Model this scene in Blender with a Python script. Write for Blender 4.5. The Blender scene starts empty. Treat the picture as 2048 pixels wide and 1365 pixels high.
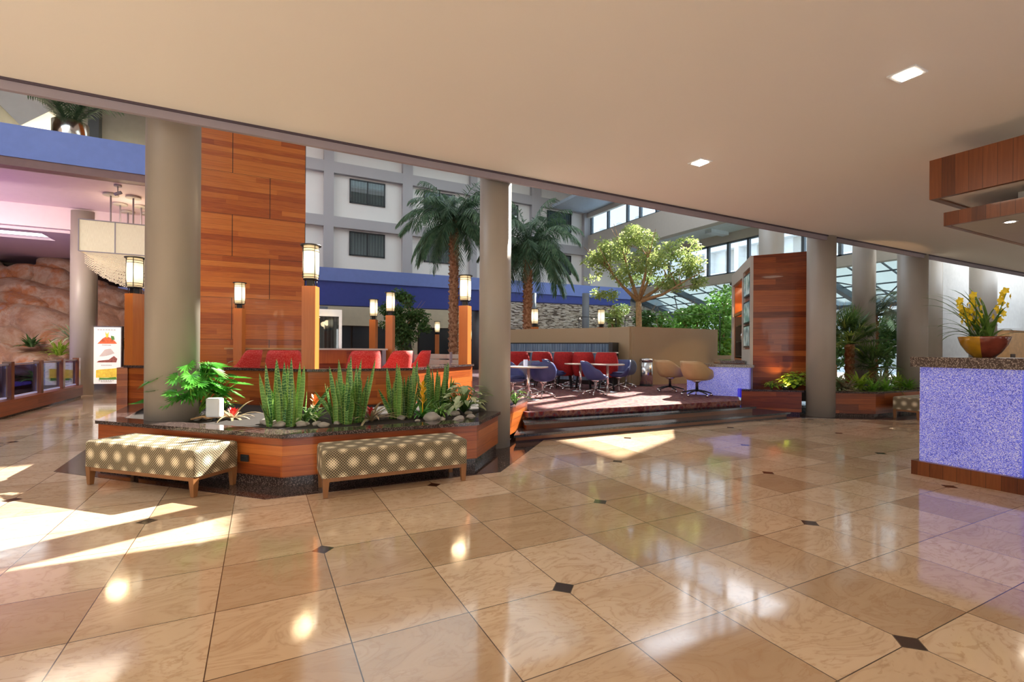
import bpy, bmesh, math, random
from mathutils import Vector, Matrix, noise
random.seed(7)
SC = bpy.context.scene
COL = SC.collection
PI = math.pi
# ------------------------------------------------------------------ camera calibration (2048x1365 frame)
# world: X runs along the lobby's tile rows, Y away into the atrium, Z up; eye height 1.43 m
F, HX, HY, ROLL, TH, EYE = 972., 1024., 698., 0.0065, .4771, 1.43
CT, ST = math.cos(TH), math.sin(TH)
def ray(x, y):
    a = (x-HX)/F; b = -(y-HY)/F
    a, b = a*math.cos(ROLL)-b*math.sin(ROLL), a*math.sin(ROLL)+b*math.cos(ROLL)
    return (a*CT+ST, -a*ST+CT, b)
def atz(x, y, z):
    d = ray(x, y); t = (z-EYE)/d[2]; return Vector((d[0]*t, d[1]*t, z))
def atw(x, y, w):
    d = ray(x, y); t = w/d[1]; return Vector((d[0]*t, w, EYE+d[2]*t))
def atu(x, y, u):
    d = ray(x, y); t = u/d[0]; return Vector((u, d[1]*t, EYE+d[2]*t))
def atd(x, y, t):
    d = ray(x, y); return Vector((d[0]*t, d[1]*t, EYE+d[2]*t))

# ------------------------------------------------------------------ materials
def newmat(name):
    m = bpy.data.materials.new(name); m.use_nodes = True
    nt = m.node_tree; b = nt.nodes['Principled BSDF']
    return m, nt, b
def N(nt, t, **kw):
    n = nt.nodes.new(t)
    for k, v in kw.items():
        if k.startswith('i_'): n.inputs[k[2:].replace('_', ' ')].default_value = v
        else: setattr(n, k, v)
    return n
def L(nt, a, b): nt.links.new(a, b)
def mth(nt, op, a, b=None, c=None):
    n = nt.nodes.new('ShaderNodeMath'); n.operation = op
    for i, v in enumerate((a, b, c)):
        if v is None: continue
        if isinstance(v, (int, float)): n.inputs[i].default_value = v
        else: nt.links.new(v, n.inputs[i])
    return n.outputs[0]
def ramp(nt, fac, stops, interp='LINEAR'):
    r = nt.nodes.new('ShaderNodeValToRGB'); r.color_ramp.interpolation = interp
    e = r.color_ramp.elements
    while len(e) < len(stops): e.new(.5)
    for k, (p, c) in enumerate(stops):
        e[k].position = p; e[k].color = (*c, 1)
    nt.links.new(fac, r.inputs[0]); return r.outputs[0]
def mix(nt, fac, a, b, mode='MIX'):
    n = nt.nodes.new('ShaderNodeMix'); n.data_type = 'RGBA'; n.blend_type = mode
    if isinstance(fac, (int, float)): n.inputs[0].default_value = fac
    else: nt.links.new(fac, n.inputs[0])
    for i, v in ((6, a), (7, b)):
        if isinstance(v, tuple): n.inputs[i].default_value = (*v, 1)
        else: nt.links.new(v, n.inputs[i])
    return n.outputs[2]
def objco(nt, scale=None):
    t = nt.nodes.new('ShaderNodeTexCoord')
    if scale is None: return t.outputs['Object']
    m = nt.nodes.new('ShaderNodeMapping'); m.inputs['Scale'].default_value = scale
    nt.links.new(t.outputs['Object'], m.inputs['Vector']); return m.outputs[0]
def noisetex(nt, vec, scale, detail=3, rough=.5, dist=0):
    n = N(nt, 'ShaderNodeTexNoise', i_Scale=scale, i_Detail=detail, i_Roughness=rough, i_Distortion=dist)
    nt.links.new(vec, n.inputs['Vector']); return n.outputs['Fac']
def bump(nt, b, h, strength=.3, dist=.01):
    n = N(nt, 'ShaderNodeBump', i_Strength=strength, i_Distance=dist)
    nt.links.new(h, n.inputs['Height']); nt.links.new(n.outputs[0], b.inputs['Normal'])
def plain(name, col, rough=.5, metal=0, emit=None, es=0, spec=.5, var=0.05, vs=6., coat=0):
    m, nt, b = newmat(name)
    f = noisetex(nt, objco(nt), vs, 4)
    c = ramp(nt, f, [(.3, tuple(x*(1-var) for x in col)), (.7, tuple(min(1, x*(1+var)) for x in col))])
    L(nt, c, b.inputs['Base Color'])
    b.inputs['Roughness'].default_value = rough; b.inputs['Metallic'].default_value = metal
    b.inputs['Specular IOR Level'].default_value = spec; b.inputs['Coat Weight'].default_value = coat
    if emit: b.inputs['Emission Color'].default_value = (*emit, 1); b.inputs['Emission Strength'].default_value = es
    return m
M = {}
M['ceiling'] = plain('ceiling_paint', (.90, .87, .82), .6, var=.012, vs=.4)
M['lip'] = plain('soffit_lip_paint', (.30, .265, .31), .55, var=.03)
M['column'] = plain('column_paint', (.36, .32, .27), .42, var=.03, vs=1.5)
M['greycol'] = plain('grey_column_paint', (.15, .155, .17), .5)
M['white'] = plain('white_wall_paint', (.80, .80, .78), .6, var=.02)
M['cream'] = plain('cream_wall_paint', (.70, .60, .40), .6, var=.03)
M['facgrey'] = plain('facade_grey_paint', (.42, .41, .43), .6, var=.02, vs=1)
M['facwhite'] = plain('facade_white_paint', (.80, .79, .77), .6, var=.02, vs=1)
M['blue'] = plain('blue_fascia_paint', (.19, .28, .68), .5, var=.03)
M['darkblue'] = plain('deep_blue_paint', (.045, .075, .36), .5, var=.05)
M['tan'] = plain('tan_partition_paint', (.44, .32, .19), .5, var=.03, vs=1)
M['beamtan'] = plain('beam_tan_paint', (.50, .47, .42), .6, var=.02)
M['pink'] = plain('lounge_ceiling_paint', (.72, .58, .60), .55, var=.02)
M['dark'] = plain('dark_metal', (.025, .027, .03), .4, .3)
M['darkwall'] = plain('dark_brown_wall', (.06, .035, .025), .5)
M['black'] = plain('black_frame', (.02, .025, .03), .35)
M['steel'] = plain('brushed_steel', (.75, .75, .76), .22, 1.0)
M['chrome'] = plain('chrome', (.85, .85, .86), .12, 1.0)
M['fabric_blue'] = plain('blue_vinyl', (.05, .07, .22), .45, var=.1)
M['fabric_bluegrey'] = plain('pale_blue_vinyl', (.17, .22, .32), .45, var=.1)
M['fabric_tan'] = plain('tan_leather', (.50, .34, .17), .42, var=.06)
M['fabric_brown'] = plain('brown_leather', (.10, .06, .04), .4, var=.06)
M['tabletop'] = plain('pale_table_laminate', (.62, .55, .48), .25, var=.05)
M['soil'] = plain('planter_soil', (.016, .011, .008), .9, var=.4, vs=30)
M['mullion'] = plain('grey_blue_mullion', (.10, .13, .16), .4)
M['whitebox'] = plain('white_plastic', (.75, .77, .80), .4)
M['terracotta'] = plain('red_glazed_pot', (.18, .035, .02), .15, var=.3, vs=9, coat=.5)
M['mustard'] = plain('mustard_glaze', (.42, .22, .01), .15, var=.2, vs=9, coat=.5)
M['yellow'] = plain('yellow_petal', (.90, .68, .03), .5, var=.15, vs=30)
M['red'] = plain('red_bract', (.75, .05, .05), .45, var=.2)
M['orange'] = plain('orange_bract', (.80, .28, .08), .45, var=.2)
M['ybract'] = plain('yellow_bract', (.90, .50, .02), .45, var=.2)
M['stem'] = plain('green_stem', (.10, .22, .04), .5)
M['bark'] = plain('ficus_bark', (.42, .25, .12), .8, var=.3, vs=18)
M['silver'] = plain('silver_pot', (.8, .78, .7), .15, 1.)
M['led'] = plain('downlight_lens', (1, 1, 1), .4, emit=(1, .88, .7), es=25)
M['spot'] = plain('small_spot_lens', (1, 1, 1), .4, emit=(1, .75, .45), es=30)
M['bulb'] = plain('track_bulb', (1, .9, .8), .4, emit=(1, .8, .6), es=6)
M['cabinet'] = plain('light_wood_cabinet', (.55, .30, .12), .4, var=.15)
M['postera'] = plain('poster_white', (.9, .88, .85), .4, emit=(1, .95, .9), es=.3)
M['pred'] = plain('poster_red', (.8, .15, .05), .5, emit=(.8, .12, .04), es=.2, var=.4, vs=14)
M['pbrown'] = plain('poster_brown', (.3, .1, .08), .5, emit=(.4, .12, .1), es=.12, var=.5, vs=30)
M['pyel'] = plain('poster_yellow', (.9, .6, .08), .5, emit=(.9, .55, .06), es=.25, var=.3, vs=14)
M['pgreen'] = plain('poster_green', (.1, .25, .05), .5, emit=(.1, .25, .05), es=.3)
M['ptext'] = plain('poster_text_grey', (.4, .36, .36), .5)
M['gold'] = plain('glass_rim', (.75, .8, .9), .1, emit=(.3, .4, .9), es=.25)

def foliage(name, c1, c2, rough=.45, trans=.25, es=0):
    m, nt, b = newmat(name)
    oc = objco(nt)
    f = noisetex(nt, oc, 7, 3)
    c = ramp(nt, f, [(.3, c1), (.7, c2)])
    L(nt, c, b.inputs['Base Color']); b.inputs['Roughness'].default_value = rough
    tr = N(nt, 'ShaderNodeBsdfTranslucent'); L(nt, c, tr.inputs[0])
    ms = N(nt, 'ShaderNodeMixShader'); ms.inputs[0].default_value = trans
    L(nt, b.outputs[0], ms.inputs[1]); L(nt, tr.outputs[0], ms.inputs[2])
    L(nt, ms.outputs[0], nt.nodes['Material Output'].inputs[0]); return m
M['palm'] = foliage('palm_leaf', (.04, .11, .06), (.17, .28, .15))
M['fanpalm'] = foliage('fan_palm_leaf', (.04, .11, .025), (.20, .34, .09), trans=.35)
M['feather'] = foliage('pale_palm_leaf', (.10, .17, .10), (.32, .38, .26))
M['ficus'] = foliage('ficus_leaf', (.16, .27, .05), (.60, .66, .26), trans=.5)
M['darkleaf'] = foliage('dark_leaf', (.03, .10, .02), (.14, .26, .07), trans=.35)
M['lime'] = foliage('lime_leaf', (.25, .48, .03), (.55, .70, .10), trans=.4)
M['midgreen'] = foliage('mid_green_leaf', (.10, .30, .02), (.32, .60, .09), trans=.35)
M['philo'] = foliage('philodendron_leaf', (.03, .20, .02), (.12, .42, .05), rough=.3)
M['varieg'] = foliage('variegated_leaf', (.12, .28, .08), (.75, .78, .50))
M['strap'] = foliage('strap_leaf', (.05, .13, .02), (.16, .30, .06), rough=.3)
M['brom'] = foliage('bromeliad_leaf', (.20, .22, .10), (.62, .45, .30))
M['hedge'] = foliage('garden_leaf', (.08, .26, .03), (.42, .66, .18), trans=.5)

def snake():
    m, nt, b = newmat('snake_plant_leaf')
    t = N(nt, 'ShaderNodeTexCoord'); uv = N(nt, 'ShaderNodeSeparateXYZ'); L(nt, t.outputs['UV'], uv.inputs[0])
    nz = noisetex(nt, t.outputs['Object'], 25, 3)
    w = mth(nt, 'SINE', mth(nt, 'ADD', mth(nt, 'MULTIPLY', uv.outputs[1], 190.), mth(nt, 'MULTIPLY', nz, 12.)))
    c = ramp(nt, w, [(.2, (.02, .11, .03)), (.75, (.20, .38, .12))])
    e = mth(nt, 'GREATER_THAN', mth(nt, 'ABSOLUTE', uv.outputs[0]), .90)
    oi = N(nt, 'ShaderNodeObjectInfo'); c = mix(nt, mth(nt, 'MULTIPLY', oi.outputs['Random'], .55), c, (.20, .40, .06))
    c2 = mix(nt, e, c, (.40, .47, .10))
    L(nt, c2, b.inputs['Base Color']); b.inputs['Roughness'].default_value = .35; return m
M['snake'] = snake()

def wood(name, cols, ph=.105, L1=1.7, horizontal=True, rough=.28, panel=None, coat=.15):
    m, nt, b = newmat(name)
    oc = objco(nt); s = N(nt, 'ShaderNodeSeparateXYZ'); L(nt, oc, s.inputs[0])
    if horizontal: across = s.outputs[2]; along = mth(nt, 'ADD', s.outputs[0], mth(nt, 'MULTIPLY', s.outputs[1], -.37))
    else: across = mth(nt, 'ADD', mth(nt, 'ADD', s.outputs[0], s.outputs[1]), 1.37 if ph > 1 else 0.); along = s.outputs[2]
    row = mth(nt, 'FLOOR', mth(nt, 'DIVIDE', across, ph))
    wn = N(nt, 'ShaderNodeTexWhiteNoise', noise_dimensions='1D'); L(nt, row, wn.inputs['W'])
    seg = mth(nt, 'FLOOR', mth(nt, 'ADD', mth(nt, 'DIVIDE', along, L1), mth(nt, 'MULTIPLY', wn.outputs['Value'], 7.3)))
    cmb = N(nt, 'ShaderNodeCombineXYZ'); L(nt, row, cmb.inputs[0]); L(nt, seg, cmb.inputs[1])
    w2 = N(nt, 'ShaderNodeTexWhiteNoise', noise_dimensions='3D'); L(nt, cmb.outputs[0], w2.inputs['Vector'])
    mp = N(nt, 'ShaderNodeMapping'); mp.inputs['Scale'].default_value = (1.2, 1.2, 22) if horizontal else (22, 22, 1.2)
    L(nt, oc, mp.inputs[0])
    ad = N(nt, 'ShaderNodeVectorMath', operation='ADD'); L(nt, mp.outputs[0], ad.inputs[0]); L(nt, w2.outputs['Color'], ad.inputs[1])
    g = noisetex(nt, ad.outputs[0], 1.6, 6, .6, .8)
    v = mth(nt, 'ADD', mth(nt, 'MULTIPLY', w2.outputs['Value'], .42), mth(nt, 'MULTIPLY', g, .62))
    c = ramp(nt, v, [(.12, cols[0]), (.38, cols[1]), (.62, cols[2]), (.92, cols[3])])
    fr = mth(nt, 'FRACT', mth(nt, 'DIVIDE', across, ph))
    c = mix(nt, mth(nt, 'LESS_THAN', fr, .025), c, tuple(x*.45 for x in cols[0]))
    if panel:
        pw, phh, x0, z0 = panel
        pr = mth(nt, 'FLOOR', mth(nt, 'DIVIDE', mth(nt, 'SUBTRACT', s.outputs[2], z0), phh))
        off = mth(nt, 'MULTIPLY', mth(nt, 'MODULO', mth(nt, 'ABSOLUTE', pr), 2.), pw)
        px = mth(nt, 'FRACT', mth(nt, 'DIVIDE', mth(nt, 'ADD', mth(nt, 'SUBTRACT', s.outputs[0], x0), off), pw*2.))
        pz = mth(nt, 'FRACT', mth(nt, 'DIVIDE', mth(nt, 'SUBTRACT', s.outputs[2], z0), phh))
        gap = mth(nt, 'MAXIMUM', mth(nt, 'LESS_THAN', px, .008/pw), mth(nt, 'LESS_THAN', pz, .008/phh))
        c = mix(nt, gap, c, (.02, .008, .004))
    L(nt, c, b.inputs['Base Color']); b.inputs['Roughness'].default_value = rough; b.inputs['Coat Weight'].default_value = coat
    return m
WC = [(.12, .022, .006), (.28, .058, .012), (.44, .115, .022), (.58, .20, .045)]
M['wood'] = wood('red_plank_wood', WC)
M['wood_tower'] = wood('plank_wood_tower', [(.20, .035, .006), (.38, .080, .010), (.54, .145, .020), (.66, .23, .04)], .135, 3.5, panel=(.875, 1.085, .19, 4.88))
M['wood_dark'] = wood('dark_plank_wood', [(.06, .010, .004), (.18, .035, .008), (.33, .080, .018), (.48, .15, .035)], .13, 2.4)
M['wood_post'] = wood('post_wood', [(.30, .06, .012), (.42, .10, .018), (.52, .145, .028), (.60, .19, .04)], 3., 9., horizontal=False)
M['wood_canopy'] = wood('canopy_wood', [(.07, .018, .006), (.13, .034, .010), (.19, .055, .016), (.26, .085, .025)], .12, 9., horizontal=False)
M['wood_leg'] = wood('bench_leg_wood', [(.13, .05, .018), (.19, .08, .028), (.24, .105, .04), (.29, .13, .05)], 3., 9., horizontal=False)
M['wood_seg'] = wood('stair_riser_wood', [(.06, .02, .01), (.12, .04, .015), (.20, .07, .02), (.28, .1, .03)], 1., 2.)

def granite(name, base, fleck, rough=.08):
    m, nt, b = newmat(name); oc = objco(nt)
    v = N(nt, 'ShaderNodeTexVoronoi', i_Scale=70.); L(nt, oc, v.inputs['Vector'])
    n = noisetex(nt, oc, 45, 5, .7)
    f = mth(nt, 'MULTIPLY', v.outputs['Distance'], n)
    c = ramp(nt, f, [(.10, fleck), (.22, base), (.6, tuple(x*.5 for x in base))])
    L(nt, c, b.inputs['Base Color']); b.inputs['Roughness'].default_value = rough; return m
M['granite'] = granite('dark_granite', (.045, .03, .028), (.22, .16, .14))
M['granite_top'] = granite('brown_granite', (.12, .09, .08), (.42, .36, .30), .15)
M['tread'] = granite('black_tread_stone', (.030, .033, .038), (.09, .095, .10), .10)

def glitter():
    m, nt, b = newmat('blue_crackle_glass_panel'); oc = objco(nt)
    v = N(nt, 'ShaderNodeTexVoronoi', i_Scale=190.); L(nt, oc, v.inputs['Vector'])
    w = N(nt, 'ShaderNodeTexWhiteNoise', noise_dimensions='3D'); L(nt, v.outputs['Position'], w.inputs['Vector'])
    n = noisetex(nt, oc, 2.2, 3)
    f = mth(nt, 'ADD', mth(nt, 'MULTIPLY', w.outputs['Value'], .75), mth(nt, 'MULTIPLY', n, .35))
    c = ramp(nt, f, [(.12, (.02, .02, .30)), (.45, (.13, .15, .75)), (.70, (.33, .36, .85)), (.95, (.72, .70, .86))])
    L(nt, c, b.inputs['Base Color']); L(nt, c, b.inputs['Emission Color']); b.inputs['Emission Strength'].default_value = .32
    b.inputs['Roughness'].default_value = .3; return m
M['glitter'] = glitter()
M['blueside'] = plain('blue_backlit_side', (.03, .02, .4), .3, emit=(.05, .04, .9), es=.35)

def floor_mat():
    m, nt, b = newmat('travertine_floor'); oc = objco(nt); s = N(nt, 'ShaderNodeSeparateXYZ'); L(nt, oc, s.inputs[0])
    u = mth(nt, 'DIVIDE', mth(nt, 'SUBTRACT', s.outputs[0], .40), .609)
    v = mth(nt, 'DIVIDE', mth(nt, 'SUBTRACT', s.outputs[1], 3.665), .612)
    fu, fv = mth(nt, 'FLOOR', u), mth(nt, 'FLOOR', v)
    cmb = N(nt, 'ShaderNodeCombineXYZ'); L(nt, fu, cmb.inputs[0]); L(nt, fv, cmb.inputs[1])
    wn = N(nt, 'ShaderNodeTexWhiteNoise', noise_dimensions='3D'); L(nt, cmb.outputs[0], wn.inputs['Vector'])
    off = N(nt, 'ShaderNodeVectorMath', operation='SCALE'); L(nt, wn.outputs['Color'], off.inputs[0]); off.inputs['Scale'].default_value = 9.
    mp = N(nt, 'ShaderNodeMapping'); mp.inputs['Scale'].default_value = (1., 2.1, 1); L(nt, oc, mp.inputs[0])
    ad = N(nt, 'ShaderNodeVectorMath', operation='ADD'); L(nt, mp.outputs[0], ad.inputs[0]); L(nt, off.outputs[0], ad.inputs[1])
    n1 = noisetex(nt, ad.outputs[0], 1.5, 5, .55, 1.1)
    n2 = noisetex(nt, ad.outputs[0], 9, 6, .65, .5)
    bands = mth(nt, 'ABSOLUTE', mth(nt, 'SINE', mth(nt, 'MULTIPLY', n1, 34.)))
    base = ramp(nt, mth(nt, 'ADD', mth(nt, 'MULTIPLY', wn.outputs['Value'], .55), mth(nt, 'MULTIPLY', n1, .5)),
                [(.2, (.40, .27, .165)), (.5, (.56, .41, .27)), (.8, (.68, .53, .38))])
    vein = mth(nt, 'MULTIPLY', mth(nt, 'POWER', mth(nt, 'SUBTRACT', 1., bands), 2.2), .42)
    c = mix(nt, vein, base, (.34, .20, .11))
    c = mix(nt, mth(nt, 'MULTIPLY', mth(nt, 'GREATER_THAN', n2, .60), .35), c, (.36, .21, .11))
    def edge(t):
        f = mth(nt, 'FRACT', t); return mth(nt, 'MINIMUM', f, mth(nt, 'SUBTRACT', 1., f))
    grout = mth(nt, 'LESS_THAN', mth(nt, 'MINIMUM', edge(u), edge(v)), .0045)
    c = mix(nt, grout, c, (.07, .045, .03))
    p = mth(nt, 'DIVIDE', mth(nt, 'ADD', u, v), 4.); q = mth(nt, 'DIVIDE', mth(nt, 'SUBTRACT', u, v), 4.)
    dm = mth(nt, 'MULTIPLY', mth(nt, 'MAXIMUM', edge(p), edge(q)), 4.)
    c = mix(nt, mth(nt, 'LESS_THAN', dm, .128), c, (.10, .07, .045))
    c = mix(nt, mth(nt, 'LESS_THAN', dm, .116), c, (.035, .018, .014))
    L(nt, c, b.inputs['Base Color']); b.inputs['Specular IOR Level'].default_value = .9
    n3 = noisetex(nt, oc, 3.5, 5)
    L(nt, ramp(nt, n3, [(.3, (.05,)*3), (.75, (.13,)*3)]), b.inputs['Roughness'])
    n4 = noisetex(nt, oc, 1.8, 2)
    bump(nt, b, n4, .06, .02)
    return m
M['floor'] = floor_mat()

def carpet():
    m, nt, b = newmat('red_pattern_carpet'); oc = objco(nt)
    v = N(nt, 'ShaderNodeTexVoronoi', i_Scale=7.); L(nt, oc, v.inputs['Vector'])
    n = noisetex(nt, oc, 22, 4, .7, 1.)
    f = mth(nt, 'ADD', mth(nt, 'MULTIPLY', v.outputs['Distance'], .6), mth(nt, 'MULTIPLY', n, .6))
    c = ramp(nt, f, [(.25, (.06, .008, .012)), (.42, (.20, .018, .022)), (.52, (.08, .05, .08)), (.62, (.26, .12, .09)), (.8, (.10, .012, .02))])
    L(nt, c, b.inputs['Base Color']); b.inputs['Roughness'].default_value = .95; return m
M['carpet'] = carpet()

def redfab():
    m, nt, b = newmat('red_textured_fabric'); oc = objco(nt)
    mp = N(nt, 'ShaderNodeMapping'); mp.inputs['Scale'].default_value = (1, 1, 2.2); L(nt, oc, mp.inputs[0])
    n = noisetex(nt, mp.outputs[0], 26, 2, .5, 2.5)
    c = ramp(nt, n, [(.40, (.55, .015, .012)), (.55, (.62, .03, .03)), (.63, (.80, .22, .16)), (.7, (.5, .02, .02))])
    L(nt, c, b.inputs['Base Color']); b.inputs['Roughness'].default_value = .75; return m
M['redfab'] = redfab()
def redfab2():
    m, nt, b = newmat('crimson_fabric'); n = noisetex(nt, objco(nt), 40, 3)
    L(nt, ramp(nt, n, [(.3, (.28, .006, .008)), (.7, (.5, .02, .02))]), b.inputs['Base Color']); b.inputs['Roughness'].default_value = .8; return m
M['crimson'] = redfab2()

def benchfab():
    m, nt, b = newmat('dotted_bench_fabric')
    t = N(nt, 'ShaderNodeTexCoord'); s = N(nt, 'ShaderNodeSeparateXYZ'); L(nt, t.outputs['UV'], s.inputs[0])
    def sym(v, per, ph=0.):
        f = mth(nt, 'FRACT', mth(nt, 'ADD', mth(nt, 'DIVIDE', v, per), ph)); return mth(nt, 'MULTIPLY', mth(nt, 'ABSOLUTE', mth(nt, 'SUBTRACT', f, .5)), 2.)
    cu, cv = mth(nt, 'MULTIPLY', sym(s.outputs[0], .19), .095), mth(nt, 'MULTIPLY', sym(s.outputs[1], .27), .135)
    r = mth(nt, 'SQRT', mth(nt, 'ADD', mth(nt, 'MULTIPLY', cu, cu), mth(nt, 'MULTIPLY', cv, cv)))
    cu2, cv2 = mth(nt, 'MULTIPLY', sym(s.outputs[0], .19, .5), .095), mth(nt, 'MULTIPLY', sym(s.outputs[1], .27, .5), .135)
    r2 = mth(nt, 'SQRT', mth(nt, 'ADD', mth(nt, 'MULTIPLY', cu2, cu2), mth(nt, 'MULTIPLY', cv2, cv2)))
    big = ramp(nt, mth(nt, 'MINIMUM', r, mth(nt, 'ADD', r2, .012)), [(.018, (1, 1, 1)), (.068, (0, 0, 0))])
    a = mth(nt, 'ADD', s.outputs[0], s.outputs[1]); c_ = mth(nt, 'SUBTRACT', s.outputs[0], s.outputs[1])
    d = mth(nt, 'MAXIMUM', sym(a, .027), sym(c_, .027))
    thr = mth(nt, 'ADD', .83, mth(nt, 'MULTIPLY', big, -.45))
    dot = mth(nt, 'LESS_THAN', d, thr)
    bg = mix(nt, big, (.50, .40, .23), (.84, .74, .52))
    c = mix(nt, dot, bg, (.045, .035, .022))
    L(nt, c, b.inputs['Base Color']); b.inputs['Roughness'].default_value = .7; return m
M['benchfab'] = benchfab()

def rockmat():
    m, nt, b = newmat('sandstone_rock'); oc = objco(nt)
    n = noisetex(nt, oc, 1.1, 5, .6, .4); n2 = noisetex(nt, oc, 6, 6, .7)
    c = ramp(nt, n, [(.25, (.20, .12, .10)), (.42, (.50, .26, .15)), (.52, (.62, .44, .32)), (.62, (.55, .20, .07)), (.75, (.42, .36, .38))])
    c = mix(nt, mth(nt, 'MULTIPLY', n2, .75), c, (.22, .12, .08), 'MULTIPLY')
    c2 = mix(nt, .5, c, ramp(nt, n, [(.25, (.26, .16, .14)), (.42, (.58, .34, .21)), (.52, (.70, .52, .40)), (.62, (.62, .26, .10)), (.75, (.50, .44, .46))]))
    L(nt, c2, b.inputs['Base Color']); b.inputs['Roughness'].default_value = .75
    bump(nt, b, n2, .8, .12); return m
M['rock'] = rockmat()
M['pebble'] = plain('river_stone', (.34, .31, .27), .6, var=.5, vs=2.5)
def stonewall():
    m, nt, b = newmat('ledger_stone'); oc = objco(nt)
    mp = N(nt, 'ShaderNodeMapping'); mp.inputs['Scale'].default_value = (2.2, 2.2, 11); L(nt, oc, mp.inputs[0])
    v = N(nt, 'ShaderNodeTexVoronoi', i_Scale=1.6); L(nt, mp.outputs[0], v.inputs['Vector'])
    w = N(nt, 'ShaderNodeTexWhiteNoise', noise_dimensions='3D'); L(nt, v.outputs['Position'], w.inputs['Vector'])
    c = ramp(nt, w.outputs['Value'], [(0, (.36, .29, .21)), (.5, (.62, .53, .42)), (1, (.82, .76, .66))])
    c = mix(nt, mth(nt, 'GREATER_THAN', v.outputs['Distance'], .62), c, (.15, .11, .08))
    L(nt, c, b.inputs['Base Color']); b.inputs['Roughness'].default_value = .85; return m
M['stonewall'] = stonewall()
def trunkmat():
    m, nt, b = newmat('palm_trunk_bark'); n = noisetex(nt, objco(nt), 11, 4, .7)
    L(nt, ramp(nt, n, [(.3, (.12, .045, .02)), (.5, (.36, .16, .08)), (.7, (.60, .36, .22))]), b.inputs['Base Color'])
    b.inputs['Roughness'].default_value = .9; return m
M['trunk'] = trunkmat()
def glass(name, col=(1, 1, 1), refl=.10, rough=.02):
    m, nt, b = newmat(name); nt.nodes.remove(b)
    tr = N(nt, 'ShaderNodeBsdfTransparent'); tr.inputs[0].default_value = (*col, 1)
    gl = N(nt, 'ShaderNodeBsdfGlossy'); gl.inputs['Roughness'].default_value = rough
    lw = N(nt, 'ShaderNodeLayerWeight', i_Blend=.25)
    f = mth(nt, 'ADD', mth(nt, 'MULTIPLY', lw.outputs['Fresnel'], .5), refl*.4)
    ms = N(nt, 'ShaderNodeMixShader'); L(nt, f, ms.inputs[0]); L(nt, tr.outputs[0], ms.inputs[1]); L(nt, gl.outputs[0], ms.inputs[2])
    L(nt, ms.outputs[0], nt.nodes['Material Output'].inputs[0]); return m
M['glass'] = glass('clear_glass', (.93, .97, 1.))
M['glass_blue'] = glass('blue_tinted_glass', (.55, .60, .92), .25)
M['glass_dark'] = glass('dark_tinted_glass', (.62, .68, .70), .2)
M['glass_milk'] = plain('frosted_roof_glass', (.85, .92, .92), .3, emit=(.85, .95, 1), es=.0)
M['glass_tint'] = glass('tinted_window_glass', (.66, .73, .78), .1)
def milk():
    m, nt, b = newmat('translucent_roof_glass')
    tr = N(nt, 'ShaderNodeBsdfTranslucent'); tr.inputs[0].default_value = (.30, .34, .35, 1)
    tp = N(nt, 'ShaderNodeBsdfTransparent'); tp.inputs[0].default_value = (.26, .31, .32, 1)
    ms = N(nt, 'ShaderNodeMixShader'); ms.inputs[0].default_value = .5
    L(nt, tr.outputs[0], ms.inputs[1]); L(nt, tp.outputs[0], ms.inputs[2]); L(nt, ms.outputs[0], nt.nodes['Material Output'].inputs[0]); return m
M['glass_milk'] = milk()
def curtain():
    m, nt, b = newmat('sheer_curtain'); oc = objco(nt); s = N(nt, 'ShaderNodeSeparateXYZ'); L(nt, oc, s.inputs[0])
    n = noisetex(nt, objco(nt, (9, 9, .3)), 2, 3)
    f = mth(nt, 'ADD', mth(nt, 'MULTIPLY', mth(nt, 'SINE', mth(nt, 'MULTIPLY', s.outputs[0], 42.)), .25), n)
    L(nt, ramp(nt, f, [(.25, (.20, .25, .26)), (.8, (.55, .60, .58))]), b.inputs['Base Color']); b.inputs['Roughness'].default_value = .8; return m
M['curtain'] = curtain()
def shade():
    m, nt, b = newmat('lantern_glass'); oc = objco(nt); s = N(nt, 'ShaderNodeSeparateXYZ'); L(nt, oc, s.inputs[0])
    z = mth(nt, 'ABSOLUTE', mth(nt, 'SUBTRACT', s.outputs[2], .25))
    L(nt, ramp(nt, z, [(0, (1, .92, .68)), (.24, (1, .70, .33))]), b.inputs['Emission Color'])
    L(nt, ramp(nt, z, [(0.02, (1,)*3), (.24, (.38,)*3)]), b.inputs['Emission Strength'])
    e = b.inputs['Emission Strength'].links[0].from_socket
    L(nt, mth(nt, 'MULTIPLY', e, 1.7), b.inputs['Emission Strength'])
    b.inputs['Base Color'].default_value = (.9, .8, .6, 1); b.inputs['Roughness'].default_value = .3; return m
M['shade'] = shade()
def linen(name, es):
    m, nt, b = newmat(name); n = noisetex(nt, objco(nt, (60, 60, 3)), 3, 3)
    c = ramp(nt, n, [(.3, (.74, .64, .46)), (.7, (.86, .77, .58))])
    L(nt, c, b.inputs['Base Color']); L(nt, c, b.inputs['Emission Color']); b.inputs['Emission Strength'].default_value = es; return m
M['linen'] = linen('chandelier_linen', .15)
M['crystal'] = linen('chandelier_beads', .35)
M['bluefabric'] = None
def channel():
    m, nt, b = newmat('blue_channel_upholstery'); n = noisetex(nt, objco(nt, (8, 8, .6)), 2, 3)
    L(nt, ramp(nt, n, [(.3, (.09, .15, .25)), (.7, (.22, .31, .42))]), b.inputs['Base Color']); b.inputs['Roughness'].default_value = .5; return m
M['channel'] = channel()
def screen(name, c1, c2):
    m, nt, b = newmat(name); n = noisetex(nt, objco(nt), 4, 3)
    c = ramp(nt, n, [(.35, c1), (.65, c2)]); L(nt, c, b.inputs['Base Color']); L(nt, c, b.inputs['Emission Color'])
    b.inputs['Emission Strength'].default_value = .5; b.inputs['Roughness'].default_value = .1; return m
M['screen'] = screen('display_screen', (.03, .10, .12), (.35, .42, .40))

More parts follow.
